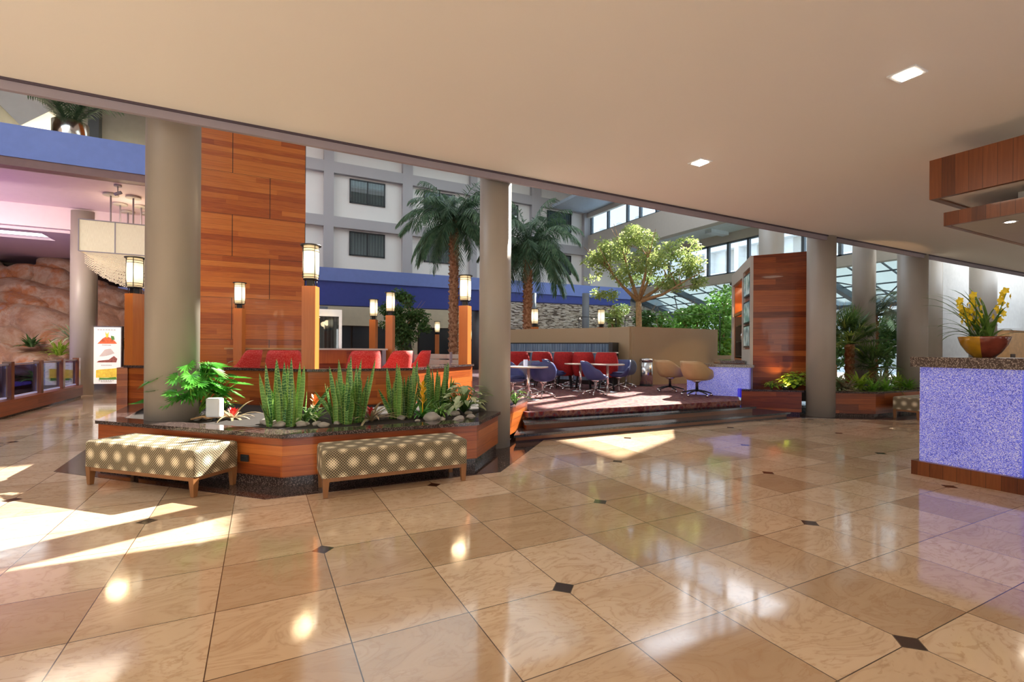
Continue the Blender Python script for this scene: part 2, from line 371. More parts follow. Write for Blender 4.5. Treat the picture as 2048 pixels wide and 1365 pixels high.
# ------------------------------------------------------------------ mesh helpers
class MB:
    def __init__(s): s.v = []; s.f = []; s.m = []; s.uv = {}; s.sm = []
    def add(s, vs, fs, mi=0, smooth=False, uvs=None):
        o = len(s.v); s.v += [tuple(v) for v in vs]
        for k, f in enumerate(fs):
            s.f.append([i+o for i in f]); s.m.append(mi); s.sm.append(smooth)
            if uvs: s.uv[len(s.f)-1] = uvs[k]
        return s
    def box(s, x0, y0, z0, x1, y1, z1, mi=0, M4=None):
        vs = [Vector((x, y, z)) for z in (z0, z1) for x, y in ((x0, y0), (x1, y0), (x1, y1), (x0, y1))]
        if M4: vs = [M4 @ v for v in vs]
        return s.add(vs, [(3, 2, 1, 0), (4, 5, 6, 7), (0, 1, 5, 4), (1, 2, 6, 5), (2, 3, 7, 6), (3, 0, 4, 7)], mi)
    def prism(s, poly, z0, z1, mi=0):
        n = len(poly); vs = [(x, y, z0) for x, y in poly]+[(x, y, z1) for x, y in poly]
        fs = [tuple(reversed(range(n))), tuple(range(n, 2*n))]+[(i, (i+1) % n, (i+1) % n+n, i+n) for i in range(n)]
        return s.add(vs, fs, mi)
    def slab(s, a, b, c, d, t, mi=0):      # a quad given thickness t along its normal
        a, b, c, d = map(Vector, (a, b, c, d)); n = (b-a).cross(d-a).normalized()*t
        vs = [a, b, c, d, a+n, b+n, c+n, d+n]
        return s.add(vs, [(3, 2, 1, 0), (4, 5, 6, 7), (0, 1, 5, 4), (1, 2, 6, 5), (2, 3, 7, 6), (3, 0, 4, 7)], mi)
    def lathe(s, prof, seg=20, mi=0, cx=0, cy=0, smooth=True):
        vs = []; fs = []
        for r, z in prof:
            for k in range(seg): a = 2*PI*k/seg; vs.append((cx+r*math.cos(a), cy+r*math.sin(a), z))
        for i in range(len(prof)-1):
            for k in range(seg): k2 = (k+1) % seg; fs.append((i*seg+k, i*seg+k2, (i+1)*seg+k2, (i+1)*seg+k))
        s.add(vs, fs, mi, smooth)
        o = len(s.v)-len(vs)
        for i, rev in ((0, True), (len(prof)-1, False)):
            if prof[i][0] > 1e-4:
                r = [o+i*seg+k for k in range(seg)]
                s.f.append(r[::-1] if rev else r); s.m.append(mi); s.sm.append(False)
        return s
    def tube(s, pts, r, seg=8, mi=0):
        pts = [Vector(p) for p in pts]; rs = r if isinstance(r, (list, tuple)) else [r]*len(pts)
        vs = []; fs = []; prev = None
        for i, p in enumerate(pts):
            d = (pts[min(i+1, len(pts)-1)]-pts[max(i-1, 0)]).normalized()
            x = d.cross(Vector((0, 0, 1)))
            if x.length < .05: x = d.cross(Vector((0, 1, 0)))
            x.normalize()
            if prev is not None and x.dot(prev) < 0: x = -x
            prev = x; y = d.cross(x)
            for k in range(seg): a = 2*PI*k/seg; vs.append(p+(x*math.cos(a)+y*math.sin(a))*rs[i])
        for i in range(len(pts)-1):
            for k in range(seg): k2 = (k+1) % seg; fs.append((i*seg+k, i*seg+k2, (i+1)*seg+k2, (i+1)*seg+k))
        fs += [tuple(reversed(range(seg))), tuple(range(len(vs)-seg, len(vs)))]
        return s.add(vs, fs, mi, True)
    def blade(s, base, d, length, width, droop=.3, n=6, mi=0, fold=.15, shape=None, side=None):
        # a leaf: starts at base, direction d, bends down by droop
        p = Vector(base); d = Vector(d).normalized(); sd = side or d.cross(Vector((0, 0, 1)))
        if sd.length < .1: sd = Vector((math.cos(length*99), math.sin(length*99), 0))
        sd.normalize(); vs = []; fs = []; uvs = []; st = length/n
        for i in range(n+1):
            t = i/n; w = (shape(t) if shape else math.sin(PI*min(1, .12+t*.88))**.7)*width*.5
            up = sd.cross(d).normalized()
            vs += [p-sd*w+up*w*fold, p, p+sd*w+up*w*fold]
            d = (d+Vector((0, 0, -droop/n*(.4+1.2*t)))).normalized(); p = p+d*st
        for i in range(n):
            a = i*3
            fs += [(a, a+1, a+4, a+3), (a+1, a+2, a+5, a+4)]
            v0, v1 = i/n*length, (i+1)/n*length
            uvs += [[(-1, v0), (0, v0), (0, v1), (-1, v1)], [(0, v0), (1, v0), (1, v1), (0, v1)]]
        return s.add(vs, fs, mi, True, uvs)
    def blob(s, c, r, sub=2, rough=.15, seed=0, mi=0, M3=None, sq=0):
        bm = bmesh.new(); bmesh.ops.create_icosphere(bm, subdivisions=sub, radius=1)
        vs = []
        for v in bm.verts:
            p = v.co.copy()
            if sq: p = Vector([math.copysign(abs(q)**sq, q) for q in p])
            k = 1+rough*noise.noise(p*1.3+Vector((seed*3.1, seed*1.7, 0)))+rough*.4*noise.noise(p*3.4+Vector((seed, 0, 5)))
            p = Vector((p.x*r[0], p.y*r[1], p.z*r[2]))*k
            if M3: p = M3 @ p
            vs.append(p+Vector(c))
        fs = [[v.index for v in f.verts] for f in bm.faces]; bm.free()
        return s.add(vs, fs, mi, True)
    def build(s, name, mats, parent=None, loc=None, rz=None, bevel=0):
        me = bpy.data.meshes.new(name); me.from_pydata(s.v, [], s.f)
        if s.uv:
            ul = me.uv_layers.new(name='UVMap')
            for i, p in enumerate(me.polygons):
                u = s.uv.get(i)
                if u:
                    for k, li in enumerate(p.loop_indices): ul.data[li].uv = u[k]
        me.polygons.foreach_set('material_index', s.m); me.polygons.foreach_set('use_smooth', s.sm)
        if not isinstance(mats, (list, tuple)): mats = [mats]
        for m in mats: me.materials.append(m)
        me.update()
        o = bpy.data.objects.new(name, me); COL.objects.link(o)
        if parent: o.parent = parent
        if loc is not None: o.location = loc
        if rz is not None: o.rotation_euler.z = rz
        if bevel:
            b = o.modifiers.new('bevel', 'BEVEL'); b.width = bevel; b.segments = 2; b.limit_method = 'ANGLE'
        return o
def tag(o, label=None, cat=None, group=None, kind=None):
    if label: o['label'] = label
    if cat: o['category'] = cat
    if group: o['group'] = group
    if kind: o['kind'] = kind
    return o
def thing(name, label, cat, loc=(0, 0, 0), rz=0, group=None):
    o = bpy.data.objects.new(name, None); COL.objects.link(o); o.location = loc; o.rotation_euler.z = rz
    o.empty_display_size = .1
    return tag(o, label, cat, group)
def struct(name, mb, mat, label=None, **kw):
    o = mb.build(name, mat, **kw); o['kind'] = 'structure'
    if label: o['label'] = label
    return o
def copytree(o, parent=None):
    c = o.copy(); COL.objects.link(c)
    if parent: c.parent = parent
    for ch in list(o.children): copytree(ch, c)
    return c
def place(first, used, loc, rz, label, group=None):
    o = first if not used else copytree(first)
    o.location = loc; o.rotation_euler.z = rz; o['label'] = label
    if group: o['group'] = group
    return o

# ================================================================== THE SETTING
def holed_wall():
    mb = MB().box(-10, -7.5, 0, 32, -7.3, .5).box(-10, -7.5, 3.2, 32, -7.3, 3.91)
    for x in range(-10, 32, 6): mb.box(x, -7.5, .5, x+4.4, -7.3, 3.2)
    return mb
struct('floor', MB().box(-10, -7.5, -.1, 32, 27, 0), M['floor'], 'polished travertine tile floor with small dark diamond insets')
# dark stone border let into the floor round the planter
def offs(poly, d):
    out = []
    n = len(poly)
    for i in range(n):
        p0, p1, p2 = Vector(poly[i-1]).to_2d(), Vector(poly[i]).to_2d(), Vector(poly[(i+1) % n]).to_2d()
        a = (p1-p0).normalized(); b = (p2-p1).normalized()
        na = Vector((a.y, -a.x)); nb = Vector((b.y, -b.x)); m = (na+nb); m = m/max(.3, m.length_squared)*2
        out.append((p1.x+m.x*d, p1.y+m.y*d))
    return out
PL = [(-1.72, 7.43), (.2, 5.46), (2.33, 5.42), (4.2, 7.3), (4.2, 7.9), (2.25, 8.0), (.62, 7.98), (-1.72, 10.3)]
bor = offs(PL, .36)
struct('trim_1', MB().prism([bor[0], bor[1], bor[2], bor[3], (4.3, 7.6), (-1.72, 10.2), (-2.2, 10.0)], 0.0, .003), M['granite'], 'dark granite border strip in the floor around the planter')
# lobby ceiling with its lip
struct('ceiling', MB().box(-10, -7.5, 3.91, 32, 6.15, 4.2), M['ceiling'], 'smooth beige lobby ceiling')
struct('trim_2', MB().box(-10, 6.15, 3.8, 32, 6.2, 4.2), M['lip'], 'grey lip along the edge of the lobby ceiling')
struct('wall_upper', MB().box(-10, 6.2, 4.2, 19.2, 6.5, 12.4), M['white'])
struct('wall_right', MB().box(20.3, 8.55, 0, 32, 8.75, 6.2).box(31.8, -7.5, 0, 32, 8.6, 6.3), plain('pale_grey_wall', (.66, .66, .64), .6), 'pale wall behind the reception desk')  # far side wall carried up, out of view, to block sky light
struct('wall_rear', holed_wall(), M['white'], 'unseen rear lobby wall with openings added to let daylight in')  # out-of-view wall, openings made to control daylight in the lobby
struct('wall_left', MB().box(-10.2, 6, 0, -10, 27, 12.4).box(-10.2, -7.5, 0, -10, 6, .4).box(-10.2, -7.5, 3.3, -10, 6, 4).box(-10.2, -7.5, 0, -10, -4, 4).box(-10.2, -.8, 0, -10, -.3, 4).box(-10.2, 3.5, 0, -10, 6, 4), M['darkwall'])  # out-of-view lobby openings cut to let daylight in from the side

struct('trim_13', MB().box(-10, 6.135, 3.885, 32, 6.15, 3.912), plain('shadow_gap_paint', (.07, .05, .07), .6), 'thin dark strip painted as the shadow gap between ceiling and lip')  # dark strip painted in for the shade of the ceiling joint
# columns ----------------------------------------------------------
def column(x, y, r, z0, z1, label, mat='column', plinth=False):
    o = MB().lathe([(r, z0), (r, z1)], 48)
    if plinth: o.lathe([(r+.03, z0), (r+.03, z0+.05), (r, z0+.05)], 40)
    o = o.build('column', M[mat], loc=(x, y, 0)); tag(o, label, 'column', 'round columns of the hall'); return o
column(-.97, 7.29, .285, .45, 12.2, 'thick round grey-beige column rising from the left end of the front planter')
column(3.06, 6.47, .232, 0, 4.15, 'round beige column at the right end of the front planter, beside the steps')
column(10.93, 6.37, .278, 0, 4.15, 'round beige column in front of the wooden planter, nearest right of the wood screen')
column(-4.62, 18.45, .31, 0, 5.35, 'brown round column behind the glass railing and beside the lit poster stand')
column(15.35, 7.75, .28, 0, 6., 'beige column standing behind the fan palms')
column(15.05, 6.45, .32, 0, 4.15, 'beige column just left of the desk, its foot behind the right planter')
column(20.35, 8.15, .27, 0, 6.2, 'narrow-looking beige column at the start of the white wall')
column(22.3, 7.5, .36, 0, 6.2, 'dark beige column standing behind the yellow orchid')
column(18.45, 12.75, .46, 0, 7.6, 'broad beige column rising behind the top of the wood screen')

# ---------------------------------------------------------------- raised floor and steps
slab = [(-2.1, 10.7), (.62, 7.98), (2.25, 8.0), (4.25, 7.62), (4.12, 7.22), (9.1, 6.98), (9.72, 7.5), (10.4, 8.1), (14, 11), (16, 26.4), (-2.1, 26.4)]
struct('floor_platform', MB().prism(slab, 0, .35), M['carpet'], 'raised floor under red patterned carpet')
st = thing('steps', 'two black stone steps with reddish wood risers leading up to the carpet', 'steps', (0, 0, 0))
MB().prism([(4.0, 7.14), (9.05, 6.92), (9.12, 7.0), (4.0, 7.3)], .27, .36).build('carpet_nosing', M['carpet'], st)
for i, (pl, z) in enumerate((([(3.40, 6.5), (10.0, 6.44), (10.0, 7.3), (4.0, 7.4)], .12), ([(3.76, 6.82), (9.3, 6.74), (9.5, 7.5), (4.0, 7.4)], .24))):
    MB().prism(pl, z-.035, z).build('tread', M['tread'], st)
    ins = [(pl[0][0]+.06, pl[0][1]+.05), (pl[1][0]-.06, pl[1][1]+.05), pl[2], pl[3]]
    MB().prism(ins, z-.12, z-.035).build('riser', M['wood_seg'], st)

# ---------------------------------------------------------------- front planter
pt = thing('planter', 'long angled wood planter with dark granite rim in the middle of the lobby', 'planter', (0, 0, 0))
front = [(-1.72, 10.2), (-1.72, 7.43), (.2, 5.46), (2.33, 5.42), (2.97, 6.16)]
def ribbon(mb, pts, th, z0, z1, mi=0):
    # solid strip following pts, thickness to the left of travel
    P = [Vector(p) for p in pts]; out = []
    for i in range(len(P)):
        a = (P[i]-P[i-1]).normalized() if i else (P[1]-P[0]).normalized()
        b = (P[i+1]-P[i]).normalized() if i < len(P)-1 else a
        m = (Vector((-a.y, a.x))+Vector((-b.y, b.x))); m = m*(2/max(.4, m.length_squared)); out.append(P[i]+m*th)
    for i in range(len(P)-1):
        q = [P[i], P[i+1], out[i+1], out[i]]; mb.prism([(v.x, v.y) for v in q], z0, z1, mi)
    return mb
ribbon(MB(), front, .05, .10, .505).build('side_panel', M['wood'], pt)
ribbon(MB(), [(3.38, 6.62), (4.2, 7.52)], .05, .10, .505).build('side_panel', M['wood'], pt)
bl = [(-1.72+.03, 10.2)]
ribbon(MB(), [(-1.70, 10.2), (-1.70, 7.44), (.21, 5.485), (2.32, 5.445), (2.95, 6.18)], .05, 0, .10).build('stone_base', M['granite'], pt)
ribbon(MB(), [(-1.75, 10.2), (-1.75, 7.42), (.19, 5.43), (2.345, 5.39), (3.0, 6.14)], .26, .505, .545).build('rim', M['granite'], pt)
ribbon(MB(), [(3.36, 6.6), (4.22, 7.54)], .3, .505, .545).build('rim', M['granite'], pt)
MB().prism([(-1.6, 7.55), (.3, 5.65), (2.25, 5.62), (4.05, 7.45), (4.05, 7.9), (2.2, 7.95), (.62, 7.95), (-1.6, 10.2)], .3, .515).build('soil', M['soil'], pt)
socket = MB().box(-.05, -.012, -.035, .05, 0, .035).box(-.03, -.016, -.018, -.008, -.012, .018).box(.008, -.016, -.018, .03, -.012, .018)
a = atd(477, 929, 5.28)
socket.build('power_outlet', M['black'], pt, loc=(-.14, 5.79, .27), rz=-PI/4)

# low inner wall with granite cap
lw = thing('low_wall', 'low wooden wall with granite cap behind the planter plants', 'low wall', (0, 0, 0))
lwp = [(-2.08, 10.62), (.64, 7.98), (2.22, 7.93), (4.02, 9.62)]
for a, b in zip(lwp, lwp[1:]):
    ribbon(MB(), [a, b], .12, .35, 1.06).build('wall_panel', M['wood'], lw)
ribbon(MB(), [(-2.12, 10.6), (.62, 7.95), (2.23, 7.90), (4.05, 9.60)], .2, 1.06, 1.10).build('cap', M['granite'], lw)
MB().box(-2.2, 10.55, .0, -2.05, 14.5, 1.06).build('wall_panel', M['wood'], lw)

# ---------------------------------------------------------------- lamp posts
def lamp(n=0, pw=.2):
    t = thing('lamp_post', '', 'lamp')
    return t
def make_lamp(loc, phi, h, label, sc=1., light=True, pw=.2):
    t = thing('lamp_post', label, 'lamp', loc, -phi, 'wooden lamp posts with glass lanterns')
    MB().box(-pw/2, -pw/2, 0, pw/2, pw/2, h).build('post', M['wood_post'], t)
    nk = MB().box(-.05, -.05, h, .05, .05, h+.10)
    for sx in (-1, 1): nk.tube([(sx*.07, -.06, h), (sx*.07, -.06, h+.11)], .008, 6); nk.tube([(sx*.07, .06, h), (sx*.07, .06, h+.11)], .008, 6)
    nk.lathe([(.11, h+.10), (.11, h+.12)], 20); nk.build('bracket', M['dark'], t)
    z = h+.12
    MB().lathe([(.105, 0.), (.118, .12), (.118, .40), (.11, .50)], 28).build('lantern_glass', M['shade'], t, loc=(0, 0, z))
    fr = MB()
    for k in range(4):
        a = PI/4+k*PI/2; fr.tube([(.123*math.cos(a), .123*math.sin(a), z), (.123*math.cos(a), .123*math.sin(a), z+.5)], .006, 6)
    for zz in (.02, .06, .42, .46):
        ring = [(.122*math.cos(2*PI*k/24), .122*math.sin(2*PI*k/24), z+zz) for k in range(25)]; fr.tube(ring, .005, 5)
    fr.build('lantern_frame', M['dark'], t)
    MB().lathe([(.15, z+.50), (.155, z+.52), (.0, z+.53)], 28).build('cap', M['dark'], t)
    if light:
        ld = bpy.data.lights.new('lantern_bulb', 'POINT'); ld.energy = 9; ld.color = (1, .72, .42); ld.shadow_soft_size = .14
        lo = bpy.data.objects.new('lantern_bulb', ld); COL.objects.link(lo); lo.parent = t; lo.location = (0, -.27, z+.25)
    t.scale = (sc,)*3; return t
P8 = PI/8
make_lamp((.68, 8.10, 1.10), P8, 1.27, 'tallest-looking wooden lamp post, standing on the low wall corner before the wood tower', pw=.2)
make_lamp((3.80, 9.50, 1.10), PI/4, 1.22, 'lamp post at the right end of the low wall, just left of the front column')
make_lamp((-1.97, 10.62, 1.10), PI/4, 1.25, 'lamp post at the far left end of the low wall, under the chandelier')
make_lamp((-.47, 13.75, 1.0), P8, 1.38, 'lamp post in front of the middle of the tall wood tower')
make_lamp((3.18, 13.5, .88), P8*1.5, 1.45, 'lamp post with red chair at its foot, left of the leafy tree')
make_lamp((3.13, 15.5, .36), P8*1.5, 1.95, 'slightly shorter-looking lamp post left beside the leafy tree')
make_lamp((7.73, 23.0, .36), P8, 1.75, 'far lamp post before the dark doorway near the left palm trunk', light=False)
make_lamp((9.95, 24.0, .36), P8, 1.45, 'far dark lamp post seen just left of the front column', light=False)
make_lamp((8.63, 14.95, .36), 0, 1.85, 'lantern showing above the tan partition beside the right palm trunk', light=False)
make_lamp((10.75, 13.9, .36), 0, 1.85, 'lantern showing above the tan partition left of the branching tree', light=False)

# ---------------------------------------------------------------- wood tower
tw = MB().box(-1.9, 14.6, .35, 1.08, 16.2, 12.2).build('wood_tower', M['wood_tower'])
tag(tw, 'tall wood-plank tower rising behind the low wall', 'wood tower')

# nook counters in front of and beside the tower
nk = thing('partition_counter', 'low wooden counter wall with pale edge behind the red lounge chairs', 'counter', (0, 0, 0))
MB().box(-.75, 13.9, .35, 1.3, 14.15, 1.37).build('wall_panel', M['wood'], nk)
MB().box(-.8, 13.86, 1.37, 1.32, 14.2, 1.41).build('cap', M['cabinet'], nk)
nk2 = thing('banquette_counter', 'sunlit wooden counter with open shelf right of the wood tower', 'counter', (0, 0, 0))
MB().box(1.32, 13.2, 1.37, 3.05, 13.6, 1.41).build('cap', M['tabletop'], nk2)
MB().box(1.32, 13.3, 1.02, 2.0, 13.6, 1.37).build('drawer_front', M['wood_post'], nk2)
MB().box(1.32, 13.45, .35, 2.9, 13.6, 1.37).build('back_panel', M['wood_dark'], nk2)
MB().box(2.9, 13.2, .35, 3.0, 13.6, 1.37).build('end_panel', M['lip'], nk2)
MB().box(-.9, 12.0, .70, .9, 12.5, .74).build('table_top', M['granite_top'], None)
o = bpy.data.objects['table_top']; o.name = 'lounge_table'; tag(o, 'long low stone-topped table between the red lounge chairs', 'table')
MB().box(-.7, 12.15, .35, -.6, 12.35, .70).build('leg', M['dark'], o); MB().box(.6, 12.15, .35, .7, 12.35, .70).build('leg', M['dark'], o)

# ---------------------------------------------------------------- chairs
def shell_mb(rb, rt, zb, hback, harm, hfront, th=.03, squash=1., power=1.25):
    mb = MB(); na, nt_ = 40, 9; vs = []; fs = []
    def h(a):   # a: angle, back at +Y (90deg)
        c = math.sin(a)          # 1 back, -1 front
        if c > 0: k = min(1., c*power); k = k*k*(3-2*k); return harm+(hback-harm)*k
        k = min(1., (-c)*1.35); k = k*k*(3-2*k); return harm+(hfront-harm)*k
    def pt(a, t, off):
        r = rb+(rt-rb)*(math.sin(t*PI/2)**.75); z = zb+(h(a)-zb)*(t**1.5 if t < 1 else 1)
        lean = .06*max(0, math.sin(a))*t*t
        r = max(.001, r-off)
        return Vector((r*math.cos(a)*squash, (r+lean)*math.sin(a), z+off*.6*(1-t)))
    for off in (0, th):
        for j in range(nt_+1):
            for i in range(na): vs.append(pt(2*PI*i/na, j/nt_, off))
    S = (nt_+1)*na
    for j in range(nt_):
        for i in range(na):
            i2 = (i+1) % na
            fs.append((j*na+i, j*na+i2, (j+1)*na+i2, (j+1)*na+i))
            fs.append((S+j*na+i2, S+j*na+i, S+(j+1)*na+i, S+(j+1)*na+i2))
    for i in range(na):
        i2 = (i+1) % na; fs.append((nt_*na+i, nt_*na+i2, S+nt_*na+i2, S+nt_*na+i)); fs.append((i2, i, S+i, S+i2))
    fs.append(tuple(reversed(range(na))))
    return mb.add(vs, fs, 0, True)
def swivel_chair(mat, cush, name='swivel_chair', dark=False):
    t = thing(name, '', 'chair')
    shell_mb(.15, .30, .36, .80, .62, .44).build('seat_shell', mat, t)
    MB().lathe([(.20, .42), (.245, .45), (.245, .475), (.2, .495), (0, .50)], 24).build('seat_cushion', cush, t)
    MB().lathe([(.028, .10), (.028, .30), (.045, .31), (.12, .36)], 14).build('pedestal', M['chrome'], t)
    for k in range(5):
        a = k*2*PI/5+.3; c, s = math.cos(a), math.sin(a)
        l = MB().tube([(.02*c, .02*s, .13), (.14*c, .14*s, .11), (.28*c, .28*s, .065)], [.022, .018, .013], 8).build('base_leg', M['dark'] if dark else M['chrome'], t)
        MB().tube([(.28*c-.012*s, .28*s+.012*c, .028), (.28*c+.012*s, .28*s-.012*c, .028)], .028, 12).build('caster', M['chrome'], l)
    return t
def tub_chair(mat, name='tub_chair', hb=1.02, rt=.345):
    t = thing(name, '', 'chair')
    shell_mb(.21, rt, .34, hb, .70, .46, .06, power=1.45).build('seat_shell', mat, t)
    MB().lathe([(.17, .40), (.235, .45), (.235, .49), (.19, .51), (0, .515)], 24).build('seat_cushion', mat, t)
    for sx in (-1, 1):
        for sy in (-1, 1):
            MB().tube([(sx*.15, sy*.15, .37), (sx*.2, sy*.2, 0)], [.022, .015], 8).build('leg', M['dark'], t)
    return t
Z3 = .352
BLUEG = 'blue swivel shell chairs on the carpet'
bc = swivel_chair(M['fabric_blue'], M['fabric_blue'])
bspots = [((5.57, 9.26), 2.5, 'blue swivel chair with its back to the front round table, right of the table post'),
 ((6.97, 9.22), 1.1, 'front blue swivel chair, nearest to the steps, turned sideways to its table'),
 ((8.35, 10.05), -1.25, 'blue swivel chair at the right side of the right-hand round table'),
 ((7.05, 11.1), .9, 'blue swivel chair at the middle round table, seen from behind its left arm'),
 ((4.85, 9.35), .4, 'blue swivel chair half hidden by the front column'),
 ((5.75, 10.3), 3.0, 'blue swivel chair on the far side of the front round table, before the red chairs'),
 ((8.1, 11.8), 3.3, 'blue-grey chair peeping over the middle table between two red chairs'),
 ((8.75, 11.2), 2.9, 'blue chair behind the right-hand table near the fourth red chair'),
 ((9.2, 10.75), 2.4, 'pale sunlit blue chair furthest to the side of the steel bin')]
for i, ((x, y), r, lb) in enumerate(bspots):
    c = place(bc, i > 0, (x, y, Z3), r, lb, BLUEG)
    if i in (5, 6, 7, 8):
        for ch in c.children:
            if ch.name.startswith('seat_'):
                ch.data = ch.data.copy(); ch.data.materials[0] = M['fabric_bluegrey']
tc = swivel_chair(M['fabric_tan'], M['fabric_brown'], 'leather_chair', True)
tc.scale = (1.22, 1.22, 1.02)
place(tc, False, (9.08, 8.12, Z3), 1.75, 'tan leather swivel chair nearest the blue lit counter', 'tan chairs at the blue counter')
place(tc, True, (9.42, 9.3, Z3), 1.55, 'tan leather swivel chair further back, beside the tan wall', 'tan chairs at the blue counter')
rc = tub_chair(M['redfab'])
RG = 'red lounge chairs behind the planter'
for i, ((x, y), r, lb) in enumerate([((-.36, 11.2), -1.9, 'red tub chair at the far left, before the wood tower'),
        ((.42, 10.5), PI-.1, 'red tub chair seen square from behind, between the snake plants and lamp post'),
        ((1.86, 10.2), PI+.05, 'red tub chair with sunlit right side, right of the tallest lamp post'),
        ((2.66, 10.75), PI+.5, 'red tub chair at the foot of the lamp post by the leafy tree'),
        ((3.45, 12.0), PI+1.1, 'smallest-looking red tub chair, furthest to the side near the palm')]):
    place(rc, i > 0, (x, y, Z3), r, lb, RG)
# red chairs at the banquette
rc2 = tub_chair(M['crimson'], 'dining_chair', 1.0, .31)
for i, (px, lb) in enumerate([(1040, 'crimson dining chair next to the front column'), (1085, 'second crimson dining chair from the front column'),
        (1129, 'middle one of the five crimson dining chairs'), (1167, 'crimson dining chair fourth from the column'), (1213, 'crimson dining chair nearest the end of the blue banquette')]):
    Y = 14.2-.013*(px-1040)/1.7; p = atd(px, 710, Y)
    place(rc2, i > 0, (p.x, p.y, Z3), 2.45, lb, 'crimson dining chairs along the banquette')
# tables
def table(r, h):
    t = thing('round_table', '', 'table')
    MB().lathe([(0, h-.03), (r-.01, h-.03), (r, h-.02), (r, h-.004), (r-.008, h)], 36).build('tabletop', M['tabletop'], t)
    MB().lathe([(.035, .03), (.035, h-.03)], 16).build('pole', M['steel'], t)
    MB().lathe([(.24, 0), (.24, .012), (.05, .04)], 28).build('base', M['steel'], t)
    return t
tb = table(.42, .71)
for i, ((x, y), lb) in enumerate([((5.02, 8.95), 'round pale table nearest the front column'), ((7.35, 10.35), 'middle round table among the blue chairs'),
                                 ((7.75, 9.75), 'round pale table nearest the steel bin')]):
    place(tb, i > 0, (x, y, Z3), 0, lb, 'round tables among the blue chairs')
th = thing('high_table', '', 'table')
MB().box(-.5, -.32, .97, .5, .32, 1.0).build('tabletop', M['tabletop'], th)
MB().lathe([(.035, .02), (.035, .97)], 14).build('pole', M['steel'], th); MB().lathe([(.24, 0), (.24, .015), (.05, .03)], 20).build('base', M['steel'], th)
for i, (px, lb) in enumerate([(1058, 'tall table behind the two crimson chairs next to the column'), (1142, 'tall table behind the middle crimson chair'), (1200, 'tall table nearest the end of the blue banquette')]):
    Y = 14.9-.013*(px-1040)/1.7; p = atd(px, 710, Y); place(th, i > 0, (p.x, p.y, Z3), -.75, lb, 'tall tables along the banquette')
# things on the near table
pn = atz(1063, 733, 1.065); nh = MB().box(-.06, -.01, 0, .06, .01, .14).build('menu_holder', M['gold'], loc=(4.95, 8.95, Z3+.712), rz=.4); tag(nh, 'small clear menu holder standing on the front round table', 'menu holder')

# ---------------------------------------------------------------- tan partition and banquette
pw = thing('partition_wall', 'tan partition wall folding behind the blue banquette and steel bin', 'partition')
ribbon(MB(), [(8.0, 15.9), (8.45, 14.75), (9.92, 12.3), (9.95, 11.35)], -.12, .35, 2.12).build('wall_panel', M['tan'], pw)
MB().box(9.9, 11.3, .35, 13.6, 11.44, 2.12).build('wall_panel', M['tan'], pw)
MB().box(13.6, 11.3, .35, 15.4, 11.44, 1.25).build('wall_panel', M['tan'], pw)
bq = thing('banquette', 'long blue channel-backed banquette against the tan partition', 'banquette')
B0, B1 = Vector((7.55, 15.2)), Vector((9.78, 11.95)); bd = (B1-B0).normalized(); bnm = Vector((bd.y, -bd.x))*-1
if bnm.dot(Vector((-1, -1))) < 0: bnm = -bnm
mb = MB(); nch = 44; BL = (B1-B0).length
for k in range(nch):
    p0 = B0+bd*BL*k/nch; p1 = B0+bd*BL*(k+1)/nch; q = []
    for j in range(6):
        a = PI*j/5; m_ = (p0+p1)/2-bd*(BL/nch/2)*math.cos(a); q.append(m_+bnm*(.10+.03*math.sin(a)))
    poly = [(v.x, v.y) for v in q]+[(p1.x, p1.y), (p0.x, p0.y)]
    mb.prism(poly, .80, 1.60)
mb.build('channel_back', M['channel'], bq)
def obox(a, b, t0, t1, z0, z1):
    n = bnm; return MB().prism([((a+n*t0).x, (a+n*t0).y), ((b+n*t0).x, (b+n*t0).y), ((b+n*t1).x, (b+n*t1).y), ((a+n*t1).x, (a+n*t1).y)], z0, z1)
obox(B0, B1, .05, .62, .48, .82).build('seat', M['channel'], bq)
obox(B0, B1, .0, .56, .352, .48).build('base', M['black'], bq)
obox(B0, B1, -.05, .06, 1.60, 1.64).build('top_rail', M['black'], bq)
obox(B1, B1+bd*.12, -.05, .66, .352, 1.64).build('end_panel', M['black'], bq)
# slatted lounge bench and cafe table far behind the low wall
def slat_bench(loc, rz, label):
    t = thing('slatted_bench', label, 'bench', loc, rz, 'slatted benches behind the low wall')
    for k in range(3): MB().box(-.75, .26, .50+k*.15, .75, .30, .62+k*.15).build('back_slat', M['tabletop'], t)
    for k in range(4): MB().box(-.75, -.28+k*.14, .42, .75, -.17+k*.14, .45).build('seat_slat', M['tabletop'], t)
    for sx in (-1, 1):
        MB().box(sx*.76-.03, -.3, 0, sx*.76+.03, -.25, .66).build('leg', M['lip'], t); MB().box(sx*.76-.03, .26, 0, sx*.76+.03, .31, .98).build('leg', M['lip'], t)
        MB().box(sx*.76-.035, -.3, .66, sx*.76+.035, .3, .70).build('armrest', M['tabletop'], t)
p = atd(862, 735, 13.0); slat_bench((p.x, p.y, Z3), PI+.3, 'pale slatted bench behind the smallest red tub chair')
p = atd(893, 730, 13.6); slat_bench((p.x, p.y, Z3), PI*.55, 'pale slatted bench turned sideways near the left palm trunk')
# bin
bn = thing('waste_bin', 'tall cylindrical brushed steel waste bin against the tan wall', 'bin', (10.2, 11.02, Z3))
MB().lathe([(.19, 0.), (.19, .72)], 32).build('body', M['steel'], bn)
MB().lathe([(.195, .72), (.195, .80), (.15, .815), (.15, .77), (0, .77)], 32).build('lid', M['steel'], bn)
MB().lathe([(.196, .0), (.196, .03)], 32).build('foot_ring', M['dark'], bn)

